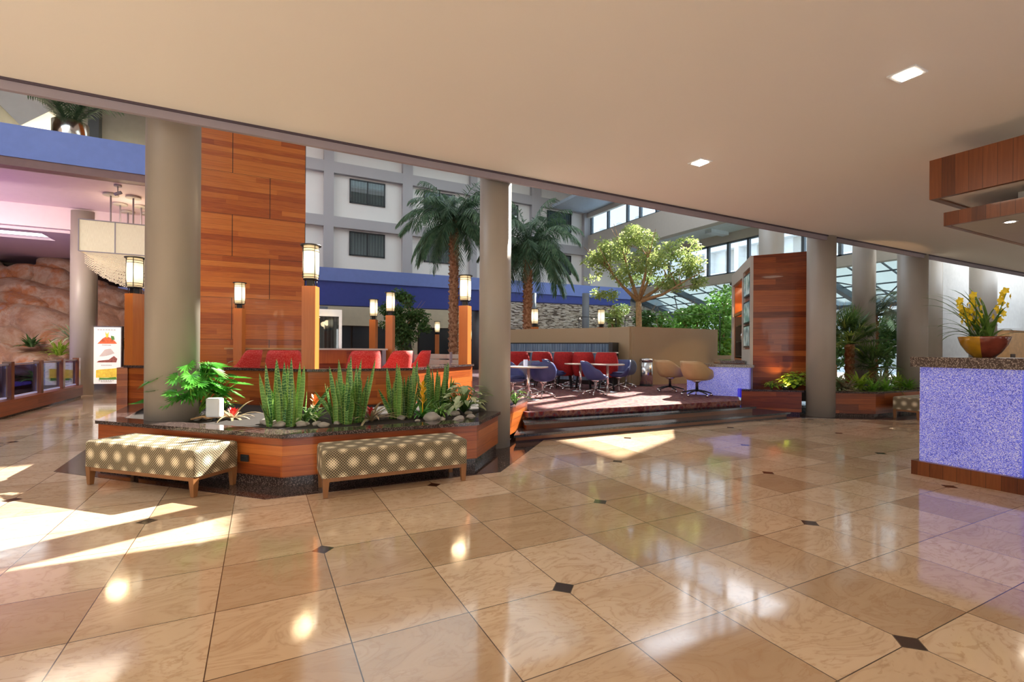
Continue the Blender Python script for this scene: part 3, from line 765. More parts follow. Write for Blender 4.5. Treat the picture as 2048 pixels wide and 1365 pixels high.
# ---------------------------------------------------------------- blue counter and wood screen with niche
ct = thing('lit_counter', 'blue backlit glass counter with granite top at the tan chairs', 'counter')
c0, c1 = Vector((9.25, 8.58)), Vector((9.98, 7.42)); cd = (c1-c0).normalized(); cn = Vector((-cd.y, cd.x))
if cn.x < 0: cn = -cn
def cbox(a, b, t0, t1, z0, z1):
    return MB().prism([((a+cn*t0).x, (a+cn*t0).y), ((b+cn*t0).x, (b+cn*t0).y), ((b+cn*t1).x, (b+cn*t1).y), ((a+cn*t1).x, (a+cn*t1).y)], z0, z1)
cbox(c0, c1, 0, .35, Z3, 1.03).build('front_panel', M['glitter'], ct)
cbox(c0-cd*.05, c1+cd*.1, -.06, .75, 1.03, 1.09).build('counter_top', M['granite_top'], ct)
cbox(c0, c1, .36, .42, Z3, 1.03).build('back_panel', M['blueside'], ct)

K = Vector((10.47, 7.69)); E1 = Vector((.714, -.70)).normalized()
ws = thing('wood_screen', 'wide wood-plank screen tower with bottle niche and displays behind the blue counter', 'wood tower', (K.x, K.y, 0), math.atan2(E1.y, E1.x))
# local x along the front face, local y backwards
FW, SD, H = 1.62, 3.3, 3.70
MB().add([(0, 0, .5), (FW, 0, .5), (FW, 0, H+.06), (0, 0, H), (0, SD, .36), (FW, SD, .36), (FW, SD, H+.06), (0, SD, H)],
         [(0, 1, 2, 3), (1, 5, 6, 2), (5, 4, 7, 6), (3, 2, 6, 7)]).build('plank_face', M['wood_dark'], ws)
# side face built round the niche and displays (x = 0 plane, running back along y)
side = MB(); T = .06
for y0, y1, z0, z1 in ((0, .10, .36, H), (.10, 1.15, 3.45, H), (1.15, 1.3, .36, H), (1.3, 3.1, 3.35, H), (3.1, 3.3, .36, H), (.1, 1.15, .36, 1.45)):
    side.box(-T, y0, z0, 0, y1, z1)
side.build('frame', M['beamtan'], ws)
MB().box(0, .1, 1.2, .03, 1.15, 3.45).build('display_backing', M['wood'], ws)
for z in (1.50, 2.10, 2.78):
    f = MB().box(-.05, .18, z, -.005, 1.08, z+.56).build('display_frame', M['black'], ws)
    MB().box(-.056, .22, z+.04, -.05, 1.04, z+.52).build('display_panel', M['screen'], f)
MB().box(.55, 1.3, .36, .6, 3.1, 3.35).box(0, 1.3, .36, .55, 1.36, 3.35).box(0, 3.05, .36, .55, 3.1, 3.35).box(0, 1.3, 3.3, .55, 3.1, 3.35).box(-.03, 1.36, 2.42, .02, 3.05, 2.5).box(0, 1.3, .36, .3, 3.1, 1.2).build('niche', M['wood_post'], ws)
MB().box(.50, 1.36, 1.2, .545, 3.05, 2.42).box(.01, 2.98, 1.2, .545, 3.04, 2.42).box(-.05, 1.34, 1.16, .5, 1.38, 2.45).build('niche_back', M['darkwall'], ws)
for z in (1.24, 1.66, 2.12): MB().box(.02, 1.37, z, .48, 3.04, z+.025).build('shelf', M['glass_dark'] if z > 1.3 else M['dark'], ws)
for y in (1.7, 2.2, 2.7): MB().lathe([(.05, -.02), (.05, 0)], 14).build('spotlight', M['spot'], ws, loc=(.25, y, 3.29))
for y in (1.7, 2.5):
    ld = bpy.data.lights.new('niche_light', 'SPOT'); ld.energy = 45; ld.color = (1, .72, .38); ld.spot_size = 1.9; ld.shadow_soft_size = .04
    lo = bpy.data.objects.new('niche_light', ld); COL.objects.link(lo); lo.parent = ws; lo.location = (.2, y, 3.25)
    lo.rotation_euler = (0, 0, 0)
import itertools
wsM = Matrix.Translation((K.x, K.y, 0)) @ Matrix.Rotation(math.atan2(E1.y, E1.x), 4, 'Z')
bot = MB().lathe([(.036, 0), (.036, .17), (.013, .22), (.013, .29), (.016, .30)], 12).build('bottle', M['chrome'])
tag(bot, '', 'bottle', 'bottles on the niche shelves')
k = 0
for z in (1.266, 1.686):
    for y in (1.5, 1.68, 1.86, 2.04, 2.22, 2.4, 2.58, 2.76):
        p = wsM @ Vector((.16+.05*((k*7) % 3), y, z)); o = bot if k == 0 else bot.copy()
        if k: COL.objects.link(o)
        o.location = p; o.scale = (1, 1, .85+.1*((k*5) % 4)); k += 1
        o['label'] = 'bottle on the lower shelf of the dark niche' if z < 1.5 else 'bottle on the upper glass shelf of the dark niche'
pc = thing('back_counter', 'small granite-topped wooden back counter under the niche', 'counter', (0, 0, 0))
q = [wsM @ Vector(v) for v in ((-.62, .5, 0), (-.1, .5, 0), (-.1, 2.6, 0), (-.62, 2.6, 0))]
MB().prism([(v.x, v.y) for v in q], Z3, 1.10).build('body', M['wood_dark'], pc)
q = [wsM @ Vector(v) for v in ((-.68, .45, 0), (-.1, .45, 0), (-.1, 2.6, 0), (-.68, 2.6, 0))]
MB().prism([(v.x, v.y) for v in q], 1.10, 1.17).build('counter_top', M['granite_top'], pc)

# ---------------------------------------------------------------- right planter
rp = thing('planter', 'low reddish wood planter with dark rim wrapping the right side palms', 'planter')
R1 = [(9.72, 7.42), (10.66, 6.62)]; R2 = [(11.12, 6.28), (11.88, 5.75), (14.6, 5.68)]
ribbon(MB(), R1, .05, .06, .505).build('side_panel', M['wood_dark'], rp)
for a_, b_ in zip(R2, R2[1:]): ribbon(MB(), [a_, b_], .05, .06, .505).build('side_panel', M['wood_dark'], rp)
ribbon(MB(), [(9.70, 7.40), (10.68, 6.58)], .2, .505, .545).build('rim', M['granite'], rp)
ribbon(MB(), [(11.1, 6.26), (11.87, 5.71), (14.62, 5.64)], .2, .505, .545).build('rim', M['granite'], rp)
ribbon(MB(), [(9.74, 7.44), (10.66, 6.66)], .05, 0, .06).build('stone_base', M['granite'], rp)
ribbon(MB(), [(11.12, 6.3), (11.88, 5.78), (14.6, 5.7)], .05, 0, .06).build('stone_base', M['granite'], rp)
MB().prism([(9.72, 7.42), (9.8, 7.36), (9.95, 7.75), (9.72, 7.46)], Z3, .545).build('end_panel', M['blueside'], rp)
MB().prism([(9.85, 7.4), (10.72, 6.66), (11.2, 6.35), (11.95, 5.85), (14.6, 5.8), (17.5, 8.0), (13.5, 10.9), (11.9, 9.9)], .3, .51).build('soil', M['soil'], rp)
struct('trim_3', MB().prism([(9.5, 6.35), (10.2, 6.35), (11.8, 5.2), (14.6, 5.2), (14.6, 5.7), (11.9, 5.8), (10.2, 7.1), (9.9, 7.3)], 0, .003), M['granite'], 'dark border strip in the floor along the right planter')

# ---------------------------------------------------------------- benches
def bench(loc, rz, length, depth, label):
    t = thing('bench', label, 'bench', loc, rz, 'upholstered lobby benches')
    lx, ly, z0, z1 = length/2, depth/2, .19, .455
    mb = MB(); nx, ny, nz = 24, 10, 6; r = .035
    def rnd(p):   # rounded box
        q = Vector((max(-lx+r, min(lx-r, p.x)), max(-ly+r, min(ly-r, p.y)), max(z0+.008, min(z1-r, p.z)))); d = p-q
        if d.length > 1e-6: d = d.normalized()*min(r, max(abs(p.x-q.x), abs(p.y-q.y), abs(p.z-q.z)))
        return q+d
    def face(o, du, dv, nu, nv, uo, su, sv):
        vs = []; fs = []; uv = []
        for j in range(nv+1):
            for i in range(nu+1): vs.append(rnd(o+du*i/nu+dv*j/nv))
        for j in range(nv):
            for i in range(nu):
                fs.append((j*(nu+1)+i, j*(nu+1)+i+1, (j+1)*(nu+1)+i+1, (j+1)*(nu+1)+i))
                uv.append([(uo[0]+su*a/nu, uo[1]+sv*b/nv) for a, b in ((i, j), (i+1, j), (i+1, j+1), (i, j+1))])
        mb.add(vs, fs, 0, True, uv)
    V = Vector; L_, D_, H_ = length, depth, z1-z0
    face(V((-lx, -ly, z0)), V((L_, 0, 0)), V((0, 0, H_)), nx*2, 8, (0, 0), L_, H_)
    face(V((lx, -ly, z0)), V((0, D_, 0)), V((0, 0, H_)), 16, 8, (L_, 0), D_, H_)
    face(V((lx, ly, z0)), V((-L_, 0, 0)), V((0, 0, H_)), nx*2, 8, (0, 0), L_, H_)
    face(V((-lx, ly, z0)), V((0, -D_, 0)), V((0, 0, H_)), 16, 8, (-D_, 0), D_, H_)
    face(V((-lx, -ly, z1)), V((L_, 0, 0)), V((0, D_, 0)), nx*2, 16, (0, H_), L_, D_)
    mb.add([(-lx, -ly, z0+.01), (lx, -ly, z0+.01), (lx, ly, z0+.01), (-lx, ly, z0+.01)], [(3, 2, 1, 0)])
    mb.build('seat', M['benchfab'], t)
    MB().box(-lx+.02, -ly+.015, .15, lx-.02, ly-.015, .20).build('apron', M['wood_leg'], t)
    for sx in (-1, 1):
        for sy in (-1, 1):
            x, y = sx*(lx-.04), sy*(ly-.04); a, b = .032, .02
            vs = [(x+i*b+sx*.004, y+j*b, 0) for i, j in ((-1, -1), (1, -1), (1, 1), (-1, 1))]+[(x+i*a, y+j*a, .19) for i, j in ((-1, -1), (1, -1), (1, 1), (-1, 1))]
            MB().add(vs, [(3, 2, 1, 0), (4, 5, 6, 7), (0, 1, 5, 4), (1, 2, 6, 5), (2, 3, 7, 6), (3, 0, 4, 7)]).build('leg', M['wood_leg'], t)
    return t
u1 = Vector((.97, -.94)).normalized(); n1 = Vector((u1.y*-1, u1.x))
a1 = Vector((-1.58, 6.43)); b1 = Vector((-.57, 5.45)); cen = (a1+b1)/2+n1*.25
bench((cen.x, cen.y, .004), math.atan2(u1.y, u1.x), 1.46, .52, 'dotted fabric bench on the left, crossed by slanting sunlight')
bench((1.25, 5.10, .004), 0, 1.47, .48, 'dotted fabric bench in front of the middle of the planter, by the column')
bench((12.75, 5.28, .004), 0, 1.35, .5, 'dotted fabric bench half hidden behind the blue reception desk')

# ---------------------------------------------------------------- reception desk
dk = thing('reception_desk', 'reception desk with blue backlit glass front, granite top and wood plinth', 'desk')
MB().box(6.83, 1.99, .16, 6.92, 2.85, 1.25).build('glass_panel', M['glitter'], dk)
MB().box(6.92, -1.6, .16, 7.6, 2.83, 1.25).box(6.86, 1.96, .16, 6.92, 1.985, 1.25).build('body', M['blueside'], dk)
MB().box(7.05, -1.6, .16, 7.12, 1.96, 1.25).build('side_panel', M['blueside'], dk)
MB().box(6.77, -1.6, 1.25, 7.7, 2.92, 1.365).build('counter_top', M['granite_top'], dk)
MB().box(6.76, 1.95, 0, 7.65, 2.90, .16).build('plinth', M['wood_canopy'], dk)
# orchid
pot = thing('orchid_pot', 'yellow orchid in a red and mustard glazed bowl on the desk', 'potted plant', (7.17, 2.40, 1.366))
pot.scale = (.9, .9, .93)
pr = [(.10, 0), (.16, .06), (.215, .15), (.24, .225), (.245, .25), (.225, .25), (.20, .19), (0, .19)]
mb = MB().lathe(pr, 36)
for i, f in enumerate(mb.f):
    cx = sum(mb.v[k][0]*(-.35)+mb.v[k][1]*.94 for k in f)/len(f)
    if cx > .03: mb.m[i] = 1
mb.build('bowl', [M['terracotta'], M['mustard']], pot)
lf = MB(); rr = random.Random(3)
for k in range(36):
    a = rr.uniform(0, 2*PI); el = rr.uniform(.5, 1.35); ln = rr.uniform(.35, .68)
    if k < 13: a = math.radians(85+rr.uniform(-60, 60)); el = rr.uniform(.9, 1.35); ln = rr.uniform(.65, .95)
    d = (math.cos(a)*math.cos(el), math.sin(a)*math.cos(el), math.sin(el))
    lf.blade((rr.uniform(-.07, .07), rr.uniform(-.07, .07), .19), d, ln, .042, rr.uniform(.7, 1.9), 10, fold=.25, shape=lambda t: (1-t)**.45*min(1, .5+t*3))
lf.build('leaves', M['strap'], pot)
def orchid_spike(x, y, lean, h, name='flower_spike'):
    m_ = MB().tube([(x, y, .18), (x+lean[0]*.5, y+lean[1]*.5, .18+h*.55), (x+lean[0], y+lean[1], .18+h)], [.007, .006, .003], 6)
    o = m_.build(name, M['stem'], pot); fl = MB()
    for k in range(11):
        t = .45+.55*k/10; c = Vector((x+lean[0]*t, y+lean[1]*t, .18+h*t)); a0 = k*2.2
        c = c+Vector((math.cos(a0), math.sin(a0), 0))*.035
        for j in range(5):
            a = j*2*PI/5; out = Vector((math.cos(a0), math.sin(a0), .1)).normalized(); sdv = out.cross(Vector((0, 0, 1))).normalized()
            d = (sdv*math.cos(a)+Vector((0, 0, 1))*math.sin(a)+out*.35).normalized(); fl.blade(c, d, .048, .034, .2, 3, side=d.cross(out).normalized())
    fl.build('blossoms', M['yellow'], o)
orchid_spike(-.03, .10, (-.02, .10), .52); orchid_spike(.0, .06, (-.02, .02), .58); orchid_spike(.02, -.05, (-.03, -.16), .60); orchid_spike(-.02, .03, (.05, .14), .40)

# canopy over the desk
cp = thing('canopy', 'hanging wood-faced canopy box above the reception desk', 'canopy')
MB().box(7.0, -2.0, 3.22, 7.06, 2.84, 3.68).box(7.06, 2.78, 3.22, 10.5, 2.84, 3.68).build('fascia', M['wood_canopy'], cp)
MB().box(7.06, -2.0, 3.24, 10.5, 2.78, 3.30).build('underside', M['ceiling'], cp)
MB().box(8.6, -.5, 3.30, 8.66, -.44, 3.91).box(9.9, -.5, 3.30, 9.96, -.44, 3.91).build('hanger', M['dark'], cp)
cp2 = thing('canopy', 'thinner lower canopy panel with a small downlight, under the wood box', 'canopy')
MB().box(7.2, -2.0, 2.92, 7.25, 2.78, 3.08).box(7.25, 2.73, 2.92, 10.4, 2.78, 3.08).build('fascia', M['wood_canopy'], cp2)
MB().box(7.25, -2.0, 2.925, 10.4, 2.73, 2.99).box(7.6, 2.2, 2.99, 7.66, 2.26, 3.24).box(7.6, -1.2, 2.99, 7.66, -1.14, 3.24).build('underside', M['beamtan'], cp2)
MB().lathe([(.07, -.01), (.055, -.012), (.05, 0)], 20).build('light_trim', M['whitebox'], cp2, loc=(7.62, 2.33, 2.93))
MB().lathe([(.045, -.006), (.0, -.006)], 16).build('lens', M['led'], cp2, loc=(7.62, 2.33, 2.925))
for k, (x, y, lb) in enumerate([(5.11, 2.24, 'square recessed downlight nearest the camera in the lobby ceiling'), (5.13, 4.56, 'small recessed downlight further back in the lobby ceiling')]):
    r = thing('ceiling_light', lb, 'ceiling light', (x, y, 3.91), 0, 'recessed lobby ceiling lights')
    MB().box(-.11, -.11, -.012, .11, .11, -.001).build('trim_ring', M['whitebox'], r); MB().box(-.075, -.075, -.02, .075, .075, -.012).build('lens', M['led'], r)

# cabinet on the right behind the desk
cb = thing('cabinet', 'light wood cabinet against the pale wall behind the orchid', 'cabinet')
p0 = atw(1992, 650, 8.5); p1 = atw(2042, 650, 8.5)
MB().box(p0.x, 8.1, 0, p1.x, 8.5, 2.3).build('body', M['cabinet'], cb)
MB().box(p0.x-.05, 8.05, 2.3, p1.x+.05, 8.52, 2.38).build('top', M['white'], cb)
MB().box(p0.x+.1, 8.07, .9, p0.x+.5, 8.1, 1.35).build('outlet_box', M['darkwall'], cb)

# ================================================================== ATRIUM SHELL
# hotel facade
FY = 26.
piers = [(-1.1, -.7), (2.77, 3.24), (6.76, 7.3), (10.7, 11.12), (14.76, 15.4), (18.7, 19.2)]
rows = [(4.3, 7.56), (8.1, 10.3), (10.86, 12.2)]
fw = MB()
for a, b in piers: fw.box(a, FY, 3.7, b, FY+.5, 12.2)
for z0, z1 in ((7.56, 8.1), (10.3, 10.86)): fw.box(-2.2, FY+.01, z0, 19.2, FY+.49, z1)
fw.box(-2.2, FY+.28, 3.7, 19.2, FY+.5, 12.2, 1)
struct('wall_back', fw, [M['facgrey'], M['facwhite']], 'pale hotel facade with grey grid facing the atrium')
struct('wall_back_corner', MB().box(19.2, FY, 0, 27.2, FY+.4, 8.9), M['facwhite'], 'white end wall behind the branching tree')
wn = 0
def window(x0, x1, z0, z1, y=FY+.28, glass_m='glass_dark', frame_m='black', lab=None, cur=True):
    global wn
    wn += 1; cx = (x0+x1)/2; w = (x1-x0)/2
    o = MB(); t = .06
    o.box(-w, -.06, z0, -w+t, 0, z1).box(w-t, -.06, z0, w, 0, z1).box(-w, -.06, z0, w, 0, z0+t).box(-w, -.06, z1-t, w, 0, z1).box(-t/2, -.06, z0, t/2, 0, z1)
    o = o.build('window_%d' % wn, M[frame_m], loc=(cx, y, 0)); o['kind'] = 'structure'
    if lab: o['label'] = lab
    MB().box(-w+t, -.012, z0+t, w-t, -.006, z1-t).build('curtain', M['curtain'], o)
    MB().box(-w+t, -.035, z0+t, w-t, -.03, z1-t).build('pane', M[glass_m], o)
for bx in (4.04, 8.0, 12.1, 16.0):
    for z0, z1 in ((6.23, 7.48), (8.95, 10.2), (11.5, 12.1)):
        if z0 > 11 and bx > 9: continue
        window(bx, bx+1.83, z0, z1)
# blue fascia running below the facade
def band(pa, pb, ztop, ya, yb, mat, name, label, thick, setback=0):
    # front line through two measured points at height ztop; lower edge from pixel rows ya, yb
    A = atz(*pa, ztop); B = atz(*pb, ztop)
    d = (B-A).normalized(); nrm = Vector((-d.y, d.x, 0))
    ta = A.y/ray(*pa)[1]; zA = EYE+ray(pa[0], ya)[2]*ta; tb_ = B.y/ray(*pb)[1]; zB = EYE+ray(pb[0], yb)[2]*tb_
    A2 = A+nrm*setback; B2 = B+nrm*setback
    vs = [(A2.x, A2.y, zA), (B2.x, B2.y, zB), (B2.x, B2.y, ztop), (A2.x, A2.y, ztop)]
    vs += [(v[0]+nrm.x*thick, v[1]+nrm.y*thick, v[2]) for v in vs]
    o = MB().add(vs, [(0, 1, 2, 3), (5, 4, 7, 6), (1, 5, 6, 2), (4, 0, 3, 7), (3, 2, 6, 7), (4, 5, 1, 0)])
    return struct(name, o, mat, label)
band((600, 531), (1262, 577.5), 4.95, 558, 599.5, M['blue'], 'trim_4', 'light blue fascia band below the hotel facade', .6)
band((600, 531), (985, 558), 4.95, 608, 622, M['darkblue'], 'trim_5', 'deep blue lower fascia on the left part', .5, .06)
band((985, 558), (1262, 577.5), 4.95, 601, 612.5, M['darkblue'], 'trim_6', 'deep blue lower fascia on the right part', .5, .06)
# ground floor walls under the facade
gw = MB().box(-2.2, 25.6, .35, 2.9, 25.8, 4.2).box(2.9, 25.6, 2.55, 10.0, 25.8, 4.2)
for a, b in ((2.9, 3.1), (5.9, 6.6), (7.2, 7.5), (9.4, 10.)): gw.box(a, 25.6, .35, b, 25.8, 2.6)
struct('wall_ground', gw, M['cream'], 'cream ground floor wall below the blue fascia')
struct('wall_stone', MB().box(10.0, 25.6, .35, 23.5, 25.9, 4.4), M['stonewall'], 'ledger stone wall under the blue fascia')
dn = 0
for a, b in ((3.1, 5.9), (6.6, 7.2), (7.5, 9.4)):
    dn += 1
    d = struct('door_%d' % dn, MB().box(a, 25.75, .35, b, 25.8, 2.55), M['darkwall'], 'dark wooden doors in the cream wall')
    k = a+.1
    while k < b-.3:
        MB().box(k, 25.70, .4, min(k+.85, b-.05), 25.75, 2.5).build('door_leaf', M['black'], d); k += .95
for i, (x, w_) in enumerate(((1066, .32), (1171, .36), (951, .4), (643, .5))):
    p = atd(x, 660, 25.0 if i != 3 else 21.); column(p.x, p.y, w_/2, .35, 4.3 if i != 3 else 3.2, ['slim grey column against the stone wall beside the right palm', 'slim grey column against the stone wall under the fascia', 'slim grey column seen just left of the front column', 'short rounded grey column beside the glass kiosk'][i], 'greycol')

# glass kiosk
kk = thing('glass_kiosk', 'glass kiosk with pale frame beside the tall lamp post', 'kiosk')
ka, kb = atd(600, 690, 19), atd(684, 690, 19); kt = atd(640, 617, 19).z
MB().box(ka.x, ka.y, kt-.28, kb.x+.1, ka.y+1.5, kt).box(kb.x-.02, ka.y, .36, kb.x+.1, ka.y+.1, kt-.28).build('frame', M['steel'], kk)
MB().box(ka.x, ka.y+.06, .36, kb.x, ka.y+.08, kt-.28).build('pane', M['glass_dark'], kk)
MB().box(ka.x, ka.y+.5, .36, kb.x, ka.y+.52, kt-.28).build('curtain', M['curtain'], kk)

# unseen atrium roof, its openings placed to throw the sun patches
def holed(x0, y0, x1, y1, z0, z1, holes):
    xs = sorted({x0, x1, *[h[0] for h in holes], *[h[2] for h in holes]}); ys = sorted({y0, y1, *[h[1] for h in holes], *[h[3] for h in holes]}); mb = MB()
    for i in range(len(xs)-1):
        for j in range(len(ys)-1):
            cx, cy = (xs[i]+xs[i+1])/2, (ys[j]+ys[j+1])/2
            if any(h[0] < cx < h[2] and h[1] < cy < h[3] for h in holes): continue
            mb.box(xs[i], ys[j], z0, xs[i+1], ys[j+1], z1)
    return mb
HOLES = [(11.9, 10.4, 15.05, 14.6), (15.5, 13.2, 18.9, 17.6), (3, 9, 10.5, 11.5), (3, 18.5, 14, 24)]
o = MB().box(3, 9, 12.3, 10.5, 11.5, 12.32).box(3, 18.5, 12.3, 14, 24, 12.32); struct('window_23', o, M['glass_milk'], 'frosted panes added over two unseen roof openings to soften the sun')  # unseen panes added to diffuse sun through two of the openings
struct('roof', holed(-3, 6.2, 19.2, 27, 12.2, 12.45, HOLES), M['ceiling'])
struct('ceiling_blocker', MB().box(19.2, 6.15, 6.2, 32, 9, 6.35), M['ceiling'])  # out-of-view ceiling added to keep sky light off the pale wall
struct('trim_7', MB().box(16.2, 20.0, 10.32, 19.2, 26, 10.5), plain('pale_blue_soffit', (.45, .55, .68), .5), 'pale blue dropped soffit beside the high windows')
# east side: high clerestory, beam, lower ceiling, second clerestory, lean-to
ea = MB().box(19.1, 18.2, 10.28, 19.45, 26.3, 12.45).box(19.1, 13.9, 10.28, 19.45, 18.2, 10.45).box(19.0, 6.2, 7.45, 19.5, 26.3, 8.87).box(19.1, 6.2, 8.87, 19.4, 11.6, 12.45)  # out-of-view gap left above the beam to let the sun through
ea.box(18.9, 17., 10.0, 19.1, 26.0, 10.3)
struct('wall_east_beam', ea, M['beamtan'], 'big tan beam under the high windows')
cl = MB(); y = 15.5
for yy in (25.9, 24.2, 22.4, 21.3, 20.0, 18.7, 17.2, 15.5): cl.box(19.15, yy-.07, 8.87, 19.3, yy+.07, 10.28)
cl.box(19.15, 15.5, 8.87, 19.3, 26, 8.97).box(19.15, 15.5, 10.18, 19.3, 26, 10.28)
for yy in (14.6, 15.3, 16.0, 16.7, 17.4): cl.box(19.15, yy-.14, 10.4, 19.3, yy+.14, 12.2)  # out-of-view bars added to break up the sunlight
for yy in (13.9, 11.6): cl.box(19.15, yy-.07, 8.87, 19.3, yy+.07, 12.2)
o = struct('window_20', cl, M['mullion'], 'high clerestory windows with blue-grey mullions')
MB().box(19.2, 15.5, 8.9, 19.22, 26, 10.25).build('pane', M['glass_tint'], o)
struct('ceiling_east', MB().box(19.4, 9, 7.6, 22.2, 26.3, 7.75).box(20.3, 17.3, 7.42, 21.6, 17.7, 7.6), plain('sky_blue_ceiling', (.62, .72, .78), .5), 'pale blue strip of ceiling between the two window bands')
struct('trim_8', MB().box(21.8, 9, 7.15, 22.3, 26.3, 7.6).box(21.8, 9, 5.0, 22.2, 26.3, 5.45), M['beamtan'], 'tan beams above and below the lower clerestory')
cl = MB()
for yy in (25., 23.4, 21.8, 20.4, 18.9, 17.6, 16.4, 15.1, 13.6, 12.0, 10.5): cl.box(21.9, yy-.07, 5.45, 22.05, yy+.07, 7.15)
cl.box(21.9, 9, 5.45, 22.05, 26, 5.53).box(21.9, 9, 7.07, 22.05, 26, 7.15)
o = struct('window_21', cl, M['mullion'], 'second clerestory window band over the lean-to glazing')
MB().box(21.96, 9, 5.5, 21.98, 26, 7.1).build('pane', M['glass_tint'], o)
# lean-to glass
lt = MB()
ltp = ((22.1, 5.2), (27.0, 3.75))
def slope(y0, y1, dz, t): return [(ltp[0][0], y0, ltp[0][1]+dz), (ltp[1][0], y0, ltp[1][1]+dz), (ltp[1][0], y1, ltp[1][1]+dz), (ltp[0][0], y1, ltp[0][1]+dz)]
for yy in (9.3, 13.4, 17.5, 21.6, 25.7): a, b, c, d = slope(yy-.14, yy+.14, -.30, 0); lt.slab(a, b, c, d, .3)
for yy in (10.7, 12., 14.8, 16.1, 18.9, 20.2, 23., 24.3): a, b, c, d = slope(yy-.025, yy+.025, -.06, 0); lt.slab(a, b, c, d, .06)
for t in (.25, .5, .75):
    x = 22.1+4.9*t; z = 5.2-1.45*t; lt.box(x-.03, 9, z-.06, x+.03, 26.3, z)
for yy in (9.3, 13.4, 17.5, 21.6, 25.7): lt.box(26.85, yy-.28, 0, 27.25, yy+.28, 3.7)
lt.box(26.9, 9, 3.6, 27.2, 26.3, 3.8)
# thin tension rods under the glass
for yy in (11.3, 15.5, 19.6, 23.6):
    lt.tube([(22.2, yy-2, 4.7), (26.9, yy+2, 3.4)], .03, 6); lt.tube([(22.2, yy+2, 4.7), (26.9, yy-2, 3.4)], .03, 6)
o = struct('window_22', lt, M['mullion'], 'sloping lean-to glazing with dark rafters and posts')
a, b, c, d = slope(9, 26.3, .02, 0); MB().slab(a, b, c, d, .02).build('roof_pane', M['glass_milk'], o)
MB().box(27.0, 9, .3, 27.02, 26.3, 3.6).build('pane', M['glass_tint'], o)
# pale building outside
ob = MB().box(45, 10, 0, 46, 70, 19)
for z in (3.2, 6.2, 9.2, 12.2, 15.2): ob.box(44.0, 10, z, 45, 70, z+.6)
for k in range(15): ob.box(44.9, 12+3.8*k, .0, 45.0, 13.6+3.8*k, 19, 1).box(43.9, 15+3.8*k, 0, 45, 15.5+3.8*k, 19)
struct('wall_outside', ob, [M['facwhite'], M['beamtan']], 'pale building with balconies outside the high windows')
struct('ground_outside', MB().box(27.3, 0, -.1, 45, 60, -.02), plain('pool_deck', (.6, .58, .54), .7))

# warning sign
sg = thing('warning_sign', 'dark warning sign on a white board behind the palms', 'sign', (26.7, 0, 0))
q0, q1 = atu(1749, 702, 26.7), atu(1801, 640, 26.7)
MB().box(0, q1.y, q0.z, .05, q0.y, q1.z).build('board', M['whitebox'], sg)
q2, q3 = atu(1762, 684, 26.7), atu(1796, 660, 26.7)
MB().box(-.03, q3.y, q2.z, -.002, q2.y, q3.z).build('plate', M['darkblue'], sg)
hh = (q3.z-q2.z)
for i, s_ in enumerate(('WARNING', 'NO', 'LIFEGUARD', 'ON DUTY')):
    cu = bpy.data.curves.new('lettering', 'FONT'); cu.body = s_; cu.size = hh*.27; cu.align_x = 'CENTER'; cu.extrude = .004
    to = bpy.data.objects.new('lettering', cu); COL.objects.link(to); to.parent = sg; cu.materials.append(M['whitebox'])
    ML = Matrix.Translation((-.04, (q2.y+q3.y)/2, q3.z-hh*(.25+.225*i))) @ Matrix(((0, 0, -1, 0), (-1, 0, 0, 0), (0, 1, 0, 0), (0, 0, 0, 1)))
    bpy.context.view_layer.update(); me = bpy.data.meshes.new_from_object(to); bpy.data.objects.remove(to); to = bpy.data.objects.new('lettering', me); COL.objects.link(to); to.parent = sg; to.matrix_local = ML

# ================================================================== LEFT LOUNGE ZONE
struct('balcony_fascia', MB().box(-10, 14.6, 5.6, -2.0, 14.8, 6.32), M['blue'], 'blue balcony band on the upper left')
bpy.data.objects['balcony_fascia']['kind'] = 'structure'
struct('trim_9', MB().box(-10, 14.62, 5.41, -2.0, 14.9, 5.6), plain('brown_beam_paint', (.23, .13, .12), .5), 'brown beam edge under the blue balcony band')
struct('floor_balcony', MB().box(-10, 14.8, 5.9, -2.0, 18.2, 6.1), M['beamtan'])
struct('ceiling_lounge', MB().box(-10, 14.9, 5.4, -1.9, 18.4, 5.6).box(-10, 18.3, 4.78, -1.9, 18.5, 5.4), M['pink'], 'pale pink lit ceiling over the lounge')
struct('ceiling_low', holed(-10, 18.5, -1.9, 26.5, 4.70, 4.8, [(-7.6, 18.9, -5.7, 20.0)]), M['pink'], 'lower lounge ceiling with a light well')
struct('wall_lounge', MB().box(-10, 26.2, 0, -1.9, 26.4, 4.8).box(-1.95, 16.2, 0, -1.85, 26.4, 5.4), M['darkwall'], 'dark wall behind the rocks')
struct('wall_balcony', MB().box(-10, 17.6, 6.1, -2.0, 17.8, 9.6), plain('balcony_wall_paint', (.26, .25, .22), .6), 'cove-lit wall of the upper balcony')
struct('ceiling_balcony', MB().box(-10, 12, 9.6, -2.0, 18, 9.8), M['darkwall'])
md = atw(189, 240, 17.4); struct('trim_10', MB().box(md.x-.12, 17.3, 6.1, md.x+.12, 17.6, 9.6), M['black'], 'dark upright on the balcony wall')
s0 = atw(0, 195, 17.); s1 = atw(44, 262, 17.); struct('trim_11', MB().slab((s0.x-2, 16.6, s0.z+2.1), (s1.x+.1, 16.6, s1.z), (s1.x+.1, 17.5, s1.z), (s0.x-2, 17.5, s0.z+2.1), .8), M['white'], 'sloping pale stair soffit on the balcony')
